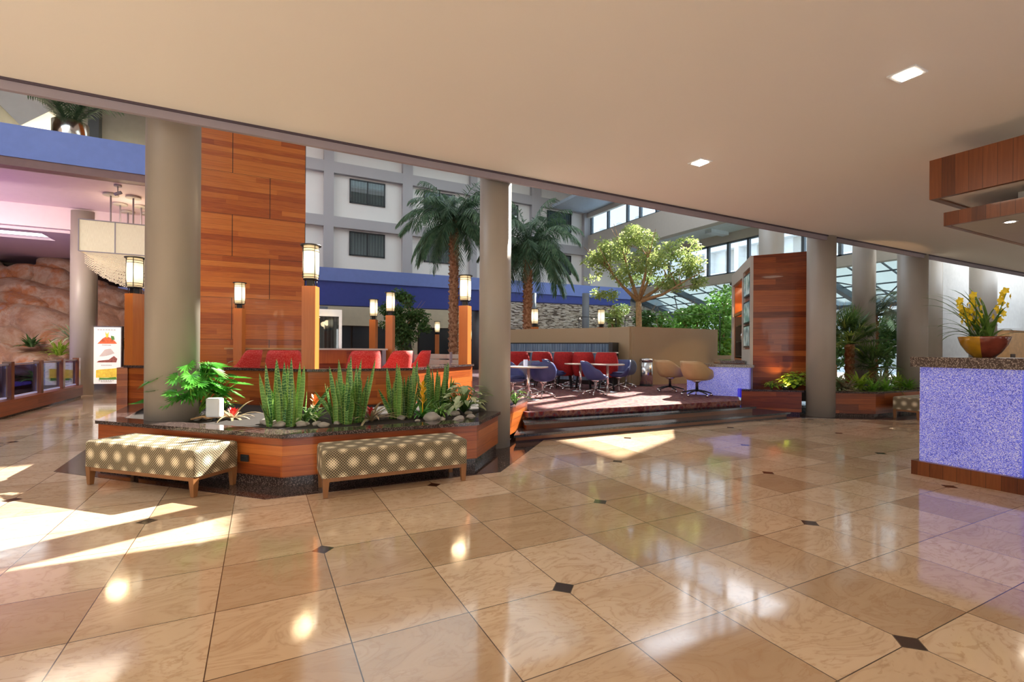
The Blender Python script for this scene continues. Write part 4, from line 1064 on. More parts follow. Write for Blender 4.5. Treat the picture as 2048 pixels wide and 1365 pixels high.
# cove strip (a real lamp strip on the balcony floor behind the ledge)
cv = MB().box(-9.5, 17.3, 6.11, -2.2, 17.38, 6.16).build('cove_light', plain('cove_led', (1, .9, .7), emit=(1, .86, .6), es=9)); tag(cv, 'hidden warm light strip along the foot of the balcony wall', 'light strip')
la = bpy.data.lights.new('cove_lamp', 'AREA'); la.shape = 'RECTANGLE'; la.size = 7.5; la.size_y = .12; la.energy = 160; la.color = (1, .86, .6)
lo = bpy.data.objects.new('cove_lamp', la); COL.objects.link(lo); lo.location = (-6, 17.2, 6.2); lo.rotation_euler = (math.radians(180-25), 0, 0)

# balcony palm
bp = thing('potted_palm', 'dark green palm in a silver pot on the blue balcony ledge', 'potted plant', (-4.05, 15.1, 6.1))
MB().lathe([(.30, .0), (.34, .15), (.34, .62), (.31, .64), (.3, .55), (0, .55)], 28).build('pot', M['silver'], bp)
def frond(mb, base, d, length, nl, ll, lw, droop, hang=.5, rr=random, mi=0, rach=.012):
    p = Vector(base); d = Vector(d).normalized(); pts = [p.copy()]; n = 16; st_ = length/n
    for i in range(n): d = (d+Vector((0, 0, -droop/n*(.3+1.6*i/n)))).normalized(); p = p+d*st_; pts.append(p.copy())
    mb.tube(pts, [rach*(1-.8*i/n) for i in range(n+1)], 5, mi)
    for k in range(nl):
        t = .1+.9*k/nl; f = t*n; i = min(int(f), n-1); q = pts[i].lerp(pts[i+1], f-i); dd = (pts[i+1]-pts[i]).normalized()
        s = dd.cross(Vector((0, 0, 1)))
        if s.length < .1: s = Vector((1, 0, 0))
        s.normalize(); l = ll*math.sin(PI*(.12+.83*t))**.6*rr.uniform(.85, 1.1)
        for sg_ in (-1, 1):
            dl = (dd*.65+s*sg_*.8+Vector((0, 0, -hang*rr.uniform(.3, 1.2)))).normalized(); mb.blade(q, dl, l, lw, .35, 3, mi, fold=.1)
m_ = MB(); rr = random.Random(5)
for k in range(14): a = k*2.4; el = rr.uniform(1.0, 1.45); frond(m_, (.05*math.cos(a), .05*math.sin(a), .55), (math.cos(a)*math.cos(el), math.sin(a)*math.cos(el), math.sin(el)), rr.uniform(1.1, 1.6), 22, .42, .03, 1.3, .3, rr)
m_.build('fronds', M['palm'], bp)

# chandelier
ch = thing('chandelier', 'large cream fabric chandelier with bead underside hanging from the lounge ceiling', 'chandelier')
cx0, cx1, cy0, cy1, cz0, cz1 = -3.99, -2.45, 15.5, 18.2, 3.77, 4.56
for k, (a, b) in enumerate(((cx0, -3.29), (-3.27, -2.62))): MB().box(a, cy0, cz0, b, cy0+.02, cz1).build('shade_panel', M['linen'], ch)
MB().add([(-2.60, cy0, cz0), (-2.30, cy0+.5, cz0), (-2.30, cy0+.5, cz1), (-2.60, cy0, cz1), (-2.61, cy0+.02, cz0), (-2.31, cy0+.52, cz0), (-2.31, cy0+.52, cz1), (-2.61, cy0+.02, cz1)], [(0, 1, 2, 3), (5, 4, 7, 6), (3, 2, 6, 7), (0, 4, 5, 1)]).build('shade_panel', M['linen'], ch)
MB().box(-2.32, cy0+.5, cz0, -2.30, cy1, cz1).build('shade_panel', M['linen'], ch); MB().box(cx0, cy0, cz0, cx0+.02, cy1, cz1).build('shade_panel', M['linen'], ch); MB().box(cx0, cy1, cz0, -2.30, cy1+.02, cz1).build('shade_panel', M['linen'], ch)
fr = MB()
for x in (cx0, -3.28, -2.61): fr.box(x-.012, cy0-.01, cz0, x+.012, cy0+.012, cz1)
fr.box(cx0, cy0-.012, cz1-.015, -2.6, cy0+.02, cz1+.01).box(cx0, cy0-.012, cz0-.01, -2.6, cy0+.02, cz0+.012); fr.build('frame', M['lip'], ch)
bd_ = MB(); rr = random.Random(9)
for i in range(30):
    for j in range(36):
        x = cx0+.1+i*(1.5/30); y = cy0+.1+j*(2.5/36); ln = .16+.50*math.sin(PI*(j+6)/48)*math.sin(PI*(i+6)/42)+rr.uniform(0, .06)
        for z in [cz0-ln*q/6 for q in range(1, 7)]:
            r = .013; bd_.add([(x, y, z-r), (x+r, y, z), (x, y+r, z), (x-r, y, z), (x, y-r, z), (x, y, z+r)], [(0, 2, 1), (0, 3, 2), (0, 4, 3), (0, 1, 4), (5, 1, 2), (5, 2, 3), (5, 3, 4), (5, 4, 1)])
bo = bd_.build('bead_strands', M['crystal'], ch); bo['kind'] = 'stuff'
MB().box(cx0+.05, cy0+.05, cz0+.02, -2.35, cy1-.05, cz0+.05).build('diffuser', M['crystal'], ch)
for x in (-3.49, -3.02):
    for y in (16.05, 17., 17.88):
        s_ = MB().tube([(x, y, cz1-.1), (x, y, 5.36)], .02, 8).build('stem', M['lip'], ch)
        MB().lathe([(.17, 5.345), (.17, 5.37), (.16, 5.395)], 24, cx=x, cy=y).build('canopy_disc', M['beamtan'], s_)
la = bpy.data.lights.new('chandelier_lamp', 'POINT'); la.energy = 22; la.color = (1, .8, .55); la.shadow_soft_size = .4
lo = bpy.data.objects.new('chandelier_lamp', la); COL.objects.link(lo); lo.location = (-3.2, 16.6, 4.9)
sp = thing('ceiling_spotlight', 'small adjustable spotlight on the lounge ceiling in front of the chandelier rods', 'ceiling light', (-3.15, 15.1, 5.4))
MB().lathe([(.08, -.04), (.08, -.0)], 18).build('mount', M['lip'], sp); MB().tube([(0, 0, -.04), (0, 0, -.2)], .012, 6).tube([(-.06, 0, -.24), (.08, -.04, -.18)], .04, 12).build('lamp_head', M['lip'], sp)
# purple accent lamps of the lounge
def area(name, loc, rot, sx, sy, e, col):
    l = bpy.data.lights.new(name, 'AREA'); l.shape = 'RECTANGLE'; l.size = sx; l.size_y = sy; l.energy = e; l.color = col
    o = bpy.data.objects.new(name, l); COL.objects.link(o); o.location = loc; o.rotation_euler = rot; return o
area('purple_wash', (-8.5, 15.4, 3.2), (math.radians(150), 0, math.radians(-60)), 1., .3, 80, (.75, .35, 1))
area('purple_pool_light', (-7.2, 17.8, .35), (math.radians(180), 0, 0), 3, 4, 35, (.45, .3, 1))
area('rock_flood', (-6.9, 15.0, 4.5), (math.radians(38), 0, math.radians(-8)), 1.5, .5, 260, (1, .86, .72))
area('lounge_downlight', (-3.3, 12.5, 5.2), (math.radians(10), 0, 0), 1.6, 1.6, 45, (1, .84, .66))
pl_ = bpy.data.lights.new('pink_accent', 'SPOT'); pl_.energy = 60; pl_.color = (1, .1, .35); pl_.spot_size = .7
lo = bpy.data.objects.new('pink_accent', pl_); COL.objects.link(lo); lo.location = (-3.6, 18.2, .2); lo.rotation_euler = (math.radians(180-35), 0, math.radians(100))

# sloping soffit and little blue landing behind the chandelier
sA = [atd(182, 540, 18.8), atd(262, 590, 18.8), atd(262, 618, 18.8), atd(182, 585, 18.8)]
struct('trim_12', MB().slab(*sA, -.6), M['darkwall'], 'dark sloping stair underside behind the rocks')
lb_ = thing('landing', 'small blue landing panel with railing spikes above the rocks', 'landing')
l0, l1 = atd(236, 582, 18.4), atd(303, 600, 18.4)
MB().box(l0.x, l0.y, l1.z-.15, l1.x, l0.y+.1, l0.z+.15).build('panel', M['blue'], lb_)
rl = MB()
for k in range(9): x = l0.x+(l1.x-l0.x)*k/8; rl.tube([(x, l0.y+.05, l0.z+.15), (x, l0.y+.05, l0.z+.42)], .015, 6)
rl.build('railing', M['dark'], lb_)

# rocks
rk = thing('rock_formation', 'big artificial sandstone rock formation with pool behind the glass railing', 'rock')
BO = [(47, 547, 24, 16, -8), (94, 556, 27, 21, 8), (124, 538, 34, 17, 12), (62, 581, 48, 17, 16), (9, 562, 20, 24, 20), (8, 596, 22, 26, 0), (54, 609, 50, 21, 15), (127, 575, 22, 32, -6),
      (122, 615, 36, 32, 10), (90, 648, 66, 32, 20), (12, 640, 40, 30, 30), (62, 660, 26, 22, 0), (20, 688, 40, 32, 10), (122, 690, 50, 30, 10), (222, 596, 46, 20, 17), (214, 622, 44, 15, 20),
      (208, 648, 44, 26, 15), (248, 610, 32, 22, 0), (252, 652, 32, 30, 0), (190, 573, 24, 14, 20), (238, 706, 44, 42, 0), (60, 722, 66, 24, 12), (150, 722, 44, 20, 0), (-10, 730, 34, 40, 0), (-40, 640, 50, 60, 0), (-40, 560, 40, 40, 0),
      (175, 620, 40, 60, 0), (180, 700, 50, 50, 0), (285, 640, 30, 60, 0)]
camr = Vector((CT, -ST, 0)); camf = Vector((ST, CT, 0))
for i, (x, y, rx, ry, an) in enumerate(BO):
    Y = 15.4+.006*x+(1.2 if i > 23 else 0)+((i*37) % 5)*.05+(735-y)*.010; c = atd(x, y, Y); s_ = Y/F
    rot = Matrix.Rotation(math.radians(an), 3, camf)
    B = Matrix((camr, camf, Vector((0, 0, 1)))).transposed()
    MB().blob(c, (rx*s_*1.12, max(rx, ry)*s_*.8, ry*s_*1.12), 4, .13, i*1.3, 0, B @ Matrix.Rotation(math.radians(an), 3, 'Y'), .72).build('boulder', M['rock'], rk)
c = atd(140, 650, 17.6); MB().blob((c.x, c.y+.6, 1.3), (3.0, .8, 1.8), 4, .2, 3.3).build('rock_mass', M['rock'], rk)
MB().box(-9.5, 12, .02, -4.75, 17.5, .06).build('pool_water', plain('dark_pool_water', (.03, .03, .12), .05), rk)
# small plants among rocks
def tuft(name, loc, n, length, width, mat, label, cat, droop=1.2, el=(.4, 1.3), seed=1, group=None, shape=None, spread=.05, fold=.2, part='leaves', nseg=7, rz=0):
    t = thing(name, label, cat, loc, rz, group); mb = MB(); rr = random.Random(seed)
    for k in range(n):
        a = k*2.39996; e = rr.uniform(*el); l = length*rr.uniform(.7, 1.1)
        mb.blade((rr.uniform(-spread, spread), rr.uniform(-spread, spread), 0), (math.cos(a)*math.cos(e), math.sin(a)*math.cos(e), math.sin(e)), l, width, droop*rr.uniform(.7, 1.3), nseg, 0, fold, shape)
    mb.build(part, mat, t); return t
for i, (x, y, sz, lb) in enumerate([(148, 675, .9, 'pale fern growing on the rocks beside the brown column'), (62, 690, .5, 'dark ivy clump between two boulders'), (75, 758, .6, 'small plant behind the middle railing pane'), (118, 706, .6, 'yellow-green plant over the railing near the brown column'), (255, 695, .5, 'dark bushy plant on the rocks right of the poster stand')]):
    p = atd(x, y, 15.4 if i not in (2,) else 14.9); tuft('rock_plant', p-Vector((0, 0, sz*.15)), 40, sz, .07, M[['varieg', 'darkleaf', 'midgreen', 'lime', 'darkleaf'][i]], lb, 'plant', seed=i)

# railing on a wooden kerb
rg = thing('glass_railing', 'low railing of blue-tinted glass panes with wood posts along the pool', 'railing')
kb_ = MB().box(-4.62, 8.5, .05, -4.42, 17.6, .34); kb_.build('kerb', M['wood_dark'], rg)
MB().box(-4.60, 8.5, 0, -4.46, 17.6, .05).build('kerb_base', M['granite'], rg)
ys = [9.4, 11.6, 13.4, 14.9, 16.3, 17.5]
for yv in ys:
    MB().box(-4.60, yv-.07, .34, -4.46, yv+.07, 1.10).build('post', M['wood_canopy'], rg)
for a, b in zip(ys, ys[1:]):
    MB().box(-4.54, a+.12, .40, -4.525, b-.12, 1.02).build('pane', M['glass_blue'], rg)
    MB().box(-4.56, a+.07, 1.03, -4.50, b-.07, 1.06).build('top_rail', M['lip'], rg)
    MB().box(-4.56, a+.12, .36, -4.51, b-.12, .39).build('light_channel', M['gold'], rg)

# poster stand
ps = thing('poster_stand', 'tall lit poster stand with food pictures beside the brown column', 'sign', (-4.02, 18.25, 0), -.25)
W2, HT = .39, 2.02
MB().box(-W2, -.05, 0, W2, .05, .1).box(-W2, -.05, .1, -W2+.03, .05, HT).box(W2-.03, -.05, .1, W2, .05, HT).box(-W2, -.05, HT-.03, W2, .05, HT).box(-W2+.03, -.03, .1, W2-.03, .03, .32).build('frame', M['steel'], ps)
MB().box(-W2+.03, -.04, .32, W2-.03, .03, HT-.03).build('poster', M['postera'], ps)
def disc(pts, name, mat, y=-.046):
    n = len(pts); MB().add([(x, y, z) for x, z in pts]+[(x, y+.004, z) for x, z in pts], [tuple(range(n)), tuple(reversed(range(n, 2*n)))]+[(i, i+n, (i+1) % n+n, (i+1) % n) for i in range(n)]).build(name, mat, ps)
disc([(-.24, 1.5), (.26, 1.5), (.22, 1.56), (.12, 1.66), (0, 1.72), (-.1, 1.66)], 'poster_picture', M['pred'])
disc([(-.02, 1.68), (.03, 1.68), (.05, 1.85), (0, 1.78), (-.04, 1.86)], 'poster_picture', M['pyel'], -.048)
disc([(.12, 1.62), (.2, 1.62), (.18, 1.72), (.1, 1.74)], 'poster_picture', M['pgreen'], -.049)
disc([(-.26, .95), (.24, .95), (.27, 1.06), (.18, 1.14), (.05, 1.03), (-.2, 1.0)], 'poster_picture', M['pbrown'])
disc([(-.2, 1.12), (.0, 1.15), (.2, 1.22), (.1, 1.36), (-.05, 1.33)], 'poster_picture', plain('poster_cream', (.8, .7, .65), .5))
disc([(-.27, .50), (.27, .50), (.27, .78), (-.2, .74), (-.27, .72)], 'poster_picture', M['pyel'])
disc([(-.2, .44), (.26, .44), (.24, .52), (0, .49), (-.18, .5)], 'poster_picture', M['pgreen'], -.049)
for z, w_ in ((1.90, .24), (1.45, .12), (.86, .14), (.40, .2), (.37, .14)):
    for k in range(7): MB().box(-w_+k*w_*2/7, -.048, z, -w_+k*w_*2/7+w_*.2, -.044, z+.018).build('lettering', M['ptext'], ps)

# ================================================================== PLANTS
def snake_plant(px, py, n, h, spread, label, seed, z=.515):
    p = atz(px, py, z); t = thing('snake_plant', label, 'plant', (p.x, p.y, z), 0, 'snake plants in the front planter')
    rr = random.Random(seed)
    for k in range(n):
        a = rr.uniform(0, 2*PI); r = spread*math.sqrt(rr.random()); e = rr.uniform(1.36, 1.55)
        if k % 9 == 8: e = rr.uniform(.9, 1.15)
        mb = MB(); w = rr.uniform(.046, .070)
        mb.blade((r*math.cos(a), r*math.sin(a)*.8, -.01), (math.cos(a)*math.cos(e), math.sin(a)*math.cos(e), math.sin(e)), h*(rr.uniform(.42, .78) if k % 6 else rr.uniform(.82, 1.0)), w, -.02, 9, 0, .45,
                 lambda t_: (.72+.5*t_ if t_ < .5 else .97*(1-((t_-.5)/.5)**2.2)), side=Vector((math.cos(a+1.2), math.sin(a+1.2), 0)) if k % 2 else Vector((1, .2*math.sin(k), 0)).normalized())
        mb.build('leaf', M['snake'], t)
    return t
snake_plant(572, 851, 46, .84, .20, 'leftmost tall snake plant in the front planter', 1)
snake_plant(692, 846, 46, .84, .19, 'second snake plant, in front of the low wall right of the tall lamp post', 2)
snake_plant(798, 836, 42, .80, .17, 'third snake plant, behind the large pink bromeliad', 3)
snake_plant(868, 822, 46, .76, .20, 'rightmost snake plant, beside the yellow-spiked bromeliad', 4)

def bromeliad(px, py, label, leafmat, n, length, width, spike, seed, hs=.16, el=(.25, 1.0), z=.515):
    p = atz(px, py, z); t = tuft('bromeliad', (p.x, p.y, z), n, length, width, leafmat, label, 'plant', 1.1, el, seed, shape=lambda t_: (1-t_)**.5*min(1, .6+t_*2), spread=.02)
    if spike:
        mb = MB(); rr = random.Random(seed)
        for k in range(16):
            a = k*2.4; zz = hs*(.4+.6*k/16); mb.blade((0, 0, zz), (math.cos(a)*.7, math.sin(a)*.7, .9), .10, .04, .2, 4)
        mb.tube([(0, 0, 0), (0, 0, hs)], .008, 6); mb.build('flower', spike, t)
    return t
bromeliad(466, 838, 'red-centred bromeliad with pale strap leaves near the left planter edge', M['brom'], 18, .38, .045, M['red'], 11, .08, (.3, .9))
bromeliad(630, 842, 'small bromeliad with a pink flower between two snake plants', M['midgreen'], 20, .26, .045, M['orange'], 12, .28, (.5, 1.2))
bromeliad(742, 843, 'large pink and cream bromeliad with red heart before the third snake plant', M['brom'], 26, .50, .055, M['red'], 13, .12, (.3, 1.0))
bromeliad(845, 836, 'dark green bromeliad with a tall yellow flower spike', M['philo'], 26, .36, .045, M['ybract'], 14, .44, (.4, 1.2))
bromeliad(908, 822, 'bromeliad with an orange flower head near the front column', M['midgreen'], 26, .34, .05, M['orange'], 15, .36, (.5, 1.2))
def leafy(name, px, py, z, n, size, ll, lw, mat, label, seed, cat='plant', sq=.7, dist=None, stems=True):
    p = atz(px, py, z) if dist is None else atd(px, py, dist); base = Vector((p.x, p.y, z if dist is None else p.z))
    t = thing(name, label, cat, base); rr = random.Random(seed); lm = MB(); sm = MB()
    for k in range(n):
        a = rr.uniform(0, 2*PI); e = rr.uniform(.35, 1.4); r = size*rr.uniform(.45, 1)
        tip = Vector((math.cos(a)*math.cos(e)*r, math.sin(a)*math.cos(e)*r, math.sin(e)*r*1.0+.02))
        if stems: sm.tube([(0, 0, 0), tip*.5+Vector((0, 0, .05)), tip], [.006, .005, .003], 5)
        d = Vector((math.cos(a), math.sin(a), rr.uniform(-.6, .5)))
        lm.blade(tip, d, ll*rr.uniform(.7, 1.2), lw*rr.uniform(.8, 1.2), .5, 4, 0, .15, lambda t_: math.sin(PI*min(1, .18+.82*t_)))
    lm.build('leaves', mat, t)
    if stems: sm.build('stems', M['stem'], t)
    return t
leafy('variegated_plant', 612, 848, .515, 34, .22, .085, .035, M['varieg'], 'small yellow-variegated plant in front of the leftmost snake plant', 21)
leafy('variegated_plant', 928, 826, .515, 70, .40, .19, .085, M['varieg'], 'broad cream-veined plant next to the front column', 22)
leafy('zebra_plant', 448, 822, .515, 26, .2, .09, .045, M['midgreen'], 'small bright green plant beside the white box', 23)
leafy('fern', 880, 838, .515, 40, .2, .1, .02, M['midgreen'], 'low fern in front of the rightmost snake plant', 24)
leafy('variegated_plant', 435, 790, .515, 44, .62, .16, .05, M['varieg'], 'pale-edged leaves arching above the white box at the low wall', 28)

# philodendron with lobed leaves
def lobed(mb, base, d, size, up=.2):
    d = Vector(d).normalized(); s = d.cross(Vector((0, 0, 1))).normalized(); nrm = s.cross(d); c = Vector(base); n = 15; ring = []
    for k in range(2*n+1):
        t = k/(2*n); a = -2.5+5.0*t; lob = .62+.38*(k % 2); r = size*(.42+.30*math.cos(a*.5)**2)*(lob if abs(a) < 2.4 else .75)
        v = d*math.cos(a)*r*1.3+s*math.sin(a)*r+nrm*(.10*size*math.sin(abs(a))); ring.append(c+v+Vector((0, 0, -.22*r*math.cos(a))))
    o = [c]+ring; mb.add(o, [(0, i, i+1) for i in range(1, len(ring))], 0, False)
p = atz(386, 839, .515); ph = thing('philodendron', 'large glossy green philodendron beside the thick left column', 'plant', (p.x, p.y, .515))
rr = random.Random(31); sm = MB()
tips = []
for k in range(95):
    a = rr.uniform(0, 2*PI); e = rr.uniform(.72, 1.5); r = rr.uniform(.38, .74); tips.append(Vector((math.cos(a)*math.cos(e)*r, math.sin(a)*math.cos(e)*r, math.sin(e)*r)))
tips.append(Vector((-.46, .25, .24))); tips.append(Vector((-.52, .30, .2)))
for k, tp in enumerate(tips):
    sm.tube([(rr.uniform(-.04, .04), rr.uniform(-.04, .04), 0), tp*.55+Vector((0, 0, .04)), tp], [.010, .008, .005], 6)
    lm = MB(); lobed(lm, tp, (tp.x+.001, tp.y, -.25+.3*rr.random()), rr.uniform(.15, .25)); lm.build('leaf', M['philo'], ph)
sm.build('stems', M['midgreen'], ph)
wb = MB().box(-.09, -.05, 0, .09, .05, .24).build('planter_box', M['whitebox'], loc=(-.50, 7.02, .56), rz=-.5, bevel=.02); wb.name = 'white_box'
tag(wb, 'small white equipment box beside the philodendron', 'box')
MB().box(-.02, -.02, -.05, .02, .02, 0).build('foot', M['dark'], wb)

leafy('spiky_plant', 1030, 812, .515, 24, .25, .16, .03, M['midgreen'], 'small green plant in the planter corner just right of the front column', 29)
# river stones
rr = random.Random(41); peb = [MB().blob((0, 0, 0), (.06, .045, .03), 3, .25, s).build('river_stone', M['pebble']) for s in range(3)]
SP = [(400+rr.uniform(-20, 60), rr.uniform(834, 846)) for _ in range(14)]+[(rr.uniform(530, 700), rr.uniform(850, 858)) for _ in range(13)]+[(rr.uniform(700, 950), rr.uniform(838, 848)-(0)) for _ in range(14)]+[(rr.uniform(880, 955), rr.uniform(822, 836)) for _ in range(9)]
cnt = 0
for i, (x, y) in enumerate(SP):
    p = atz(x, y-3, .515); o = peb[i] if i < 3 else peb[i % 3].copy()
    if i >= 3: COL.objects.link(o)
    s_ = rr.uniform(.6, 1.5) if i not in (30, 34) else 2.2
    o.location = (p.x, p.y, .515+.018*s_); o.scale = (s_, s_, s_); o.rotation_euler.z = rr.uniform(0, 3)
    tag(o, 'smooth rounded river stone lying on the soil of the front planter', 'stone', 'river stones in the front planter')
# driftwood
dw = MB(); rr = random.Random(44)
for k in range(6):
    x, y = 405+k*9, 838+rr.uniform(-3, 7); p = atz(x, y, .54); d = Vector((rr.uniform(.08, .16), rr.uniform(-.12, -.02), 0))
    dw.tube([p-d, p+Vector((0, 0, .03)), p+d*.8+Vector((0, 0, rr.uniform(-.01, .06)))], [.012, .016, .007], 7)
tag(dw.build('driftwood', M['bark']), 'twisted pieces of driftwood lying in front of the philodendron', 'driftwood')

# right planter plants ------------------------------------------------
def fan_palm(loc, h, n, size, label, seed, tr=.1, skirt=0):
    t = thing('fan_palm', label, 'palm', loc); rr = random.Random(seed)
    tk = MB(); pr = [(tr*(1.15 if k % 2 else .9), h*k/12) for k in range(13)]; tk.lathe(pr, 12); tk.build('trunk', M['trunk'], t)
    for k in range(n):
        a = k*2.4; e = rr.uniform(-.15, 1.35); pl = size*rr.uniform(.35, .65); d = Vector((math.cos(a)*math.cos(e), math.sin(a)*math.cos(e), math.sin(e)))
        mb = MB(); tip = Vector((0, 0, h))+d*pl; mb.tube([(0, 0, h), tip], [.012, .008], 5)
        s = d.cross(Vector((0, 0, 1)));  s = s.normalized() if s.length > .1 else Vector((1, 0, 0))
        for j in range(19):
            b = -1.9+3.8*j/18; dd = (d*math.cos(b)+s*math.sin(b)); mb.blade(tip, dd, size*.62*(.75+.25*math.cos(b)), .035, .5, 4, 0, .2, lambda t_: (1-t_)**.6*min(1, .4+2*t_))
        mb.build('fan_leaf', M['fanpalm'], t)
    return t
p = atd(1699, 765, 13.0); fan_palm((p.x, p.y, .51), 1.1, 44, .95, 'tall fan palm with orange-lit trunk right of the beige column', 51, .11)
p = atd(1745, 765, 12.3); fan_palm((p.x, p.y, .51), .5, 26, .68, 'short fan palm beside the taller one', 52, .08)
def feather_palm(loc, h, n, length, label, name, mat, seed, tr, nl, ll, lw, droop, el, hang, trunkmat='trunk', group=None, bumps=26):
    t = thing(name, label, 'palm', loc, 0, group); rr = random.Random(seed); tk = MB(); vs = []
    for k in range(bumps+1):
        for s_ in (0, 1): vs.append((tr*(1.18 if s_ else .92)*(1.0-.1*k/bumps), h*(k+.6*s_)/(bumps+.6)))
    tk.lathe(vs, 14)
    for k in range(bumps*7):      # cut leaf bases
        a = k*2.39996; z = h*(k+.5)/(bumps*7); c, s = math.cos(a), math.sin(a); r = tr*1.02
        tk.add([(r*c-.05*s, r*s+.05*c, z-.04), (r*c+.05*s, r*s-.05*c, z-.04), ((r+.055)*c, (r+.055)*s, z+.05), (r*.9*c, r*.9*s, z+.04)], [(0, 1, 2), (1, 3, 2), (3, 0, 2)])
    tk.build('trunk', M[trunkmat], t)
    var = []
    for v in range(5):
        mb = MB(); e = el[0]+(el[1]-el[0])*v/4; frond(mb, (0, 0, 0), (math.cos(e), 0, math.sin(e)), length*rr.uniform(.85, 1.05), nl, ll, lw, droop*(1.15-.08*v), hang, rr, 0, .02); o = mb.build('frond', M[mat], t); var.append(o)
    for k in range(n):
        o = var[k % 5] if k < 5 else var[k % 5].copy()
        if k >= 5: COL.objects.link(o); o.parent = t
        o.location = (0, 0, h-.1); o.rotation_euler = (rr.uniform(-.2, .2), rr.uniform(-.12, .12), k*2.39996)
    return t
feather_palm((6.45, 17.3, Z3), 5.9, 46, 2.45, 'tall palm tree left of the front column', 'palm_tree', 'palm', 61, .17, 44, .62, .035, 2.0, (-.2, 1.2), .9, group='tall atrium palms')
feather_palm((9.12, 16.35, Z3), 5.0, 46, 2.45, 'palm tree whose crown shows right of the front column', 'palm_tree', 'palm', 62, .17, 44, .62, .035, 2.0, (-.2, 1.2), .9, group='tall atrium palms')
p = atd(1752, 700, 14.4); feather_palm((p.x, p.y, .0), 2.55, 22, 1.5, 'arching pale feather palm behind the fan palms', 'feather_palm', 'feather', 63, .035, 40, .36, .022, 1.9, (.5, 1.4), .4, bumps=10)
leafy('pothos', 1590, 779, .54, 110, .42, .12, .09, M['lime'], 'bright lime plant lit from below in front of the wood screen', 71)
leafy('groundcover_plant', 1543, 779, .54, 60, .17, .09, .04, M['lime'], 'low lime leaves on the planter rim before the wood screen', 72)
leafy('groundcover_plant', 1566, 778, .54, 30, .12, .07, .04, M['varieg'], 'little variegated plant right beside the uplit lime plant', 76)
for i, (x, y, sz, mt, lb) in enumerate([(1672, 782, .42, 'varieg', 'yellow striped spiky plant close to the beige column'), (1692, 783, .3, 'brom', 'orange-tinged spiky plant at the foot of the tall fan palm'),
        (1716, 780, .45, 'lime', 'lime spiky plant between the two fan palms'), (1762, 778, .5, 'varieg', 'broad pale leaves behind the low fern'), (1745, 783, .32, 'midgreen', 'bright green fern spilling at the middle of the rim'),
        (1775, 783, .34, 'midgreen', 'bright green fern right of the short fan palm'), (1815, 779, .34, 'midgreen', 'bright green fern at the foot of the column left of the desk'), (1795, 776, .4, 'lime', 'pale lime bush in front of the white sign board')]):
    p = atz(x, y, .52); p = p+Vector((p.x, p.y, 0)).normalized()*.35
    tuft('border_plant', (p.x, p.y, .51), 56, sz*1.25, .05 if mt != 'midgreen' else .03, M[mt], lb, 'plant', seed=80+i, el=(.2, 1.3))
ul = thing('uplight', 'small ground uplight behind the lime plant', 'light', (10.75, 7.05, .51)); MB().lathe([(.05, 0), (.06, .08), (.05, .09)], 14).build('housing', M['dark'], ul); MB().lathe([(.045, .085), (0, .095)], 14).build('lens', M['spot'], ul)
ld = bpy.data.lights.new('uplight_lamp', 'SPOT'); ld.energy = 60; ld.color = (1, .62, .22); ld.spot_size = 2.0; ld.spot_blend = .8; ld.shadow_soft_size = .06
lo = bpy.data.objects.new('uplight_lamp', ld); COL.objects.link(lo); lo.location = (10.72, 7.0, .62); lo.rotation_euler = (math.radians(180-8), 0, 0)
ld = bpy.data.lights.new('palm_uplight', 'SPOT'); ld.energy = 90; ld.color = (1, .55, .25); ld.spot_size = 1.4; ld.shadow_soft_size = .05
p = atz(1690, 775, .55); lo = bpy.data.objects.new('palm_uplight', ld); COL.objects.link(lo); lo.location = (p.x+.1, p.y+.2, .6); lo.rotation_euler = (math.radians(180-20), 0, -TH)

# ficus and other broadleaf trees
def tree(name, label, base, pts, blobs, nleaf, ls, mat, seed, tr=.1):
    t = thing(name, label, 'tree', base); rr = random.Random(seed); b = Vector(base); tk = MB(); fork = pts[0]-b
    tk.tube([(0, 0, 0), fork*.5+Vector((.03, .02, 0)), fork], [tr, tr*.85, tr*.75], 10)
    for q in pts[1:]:
        q = q-b; mid = fork.lerp(q, .5)+Vector((0, 0, -.12)); tk.tube([fork, mid, q], [tr*.55, tr*.38, tr*.14], 8)
        for j in range(5):
            e = q+Vector((rr.uniform(-.6, .6), rr.uniform(-.6, .6), rr.uniform(-.1, .6))); tk.tube([mid.lerp(q, .3+.14*j), e], [tr*.18, tr*.05], 5)
    tk.build('trunk', M['bark'], t)
    lm = MB(); tot = sum(r**2 for _, r in blobs)
    for c, r in blobs:
        c = c-b
        for k in range(int(nleaf*r*r/tot)):
            v = Vector((rr.gauss(0, 1), rr.gauss(0, 1), rr.gauss(0, 1))).normalized()*r*(rr.random()**.4); v.z *= .8
            if noise.noise((c+v)*2.2+Vector((seed, 0, 0))) < -.05: continue
            p_ = c+v; d = Vector((rr.uniform(-1, 1), rr.uniform(-1, 1), rr.uniform(-1, .3))).normalized(); s = d.cross(Vector((rr.uniform(-1, 1), rr.uniform(-1, 1), rr.uniform(-1, 1)))).normalized()*ls*.24
            l = ls*rr.uniform(.7, 1.2); lm.add([p_, p_+d*l*.5+s, p_+d*l, p_+d*l*.5-s], [(0, 1, 2, 3)])
    o = lm.build('foliage', M[mat], t); return t
Yf = 17.
def PT(x, y, dy=0): return atd(x, y, Yf+dy)
fb = PT(1279, 662); fb.z = Z3
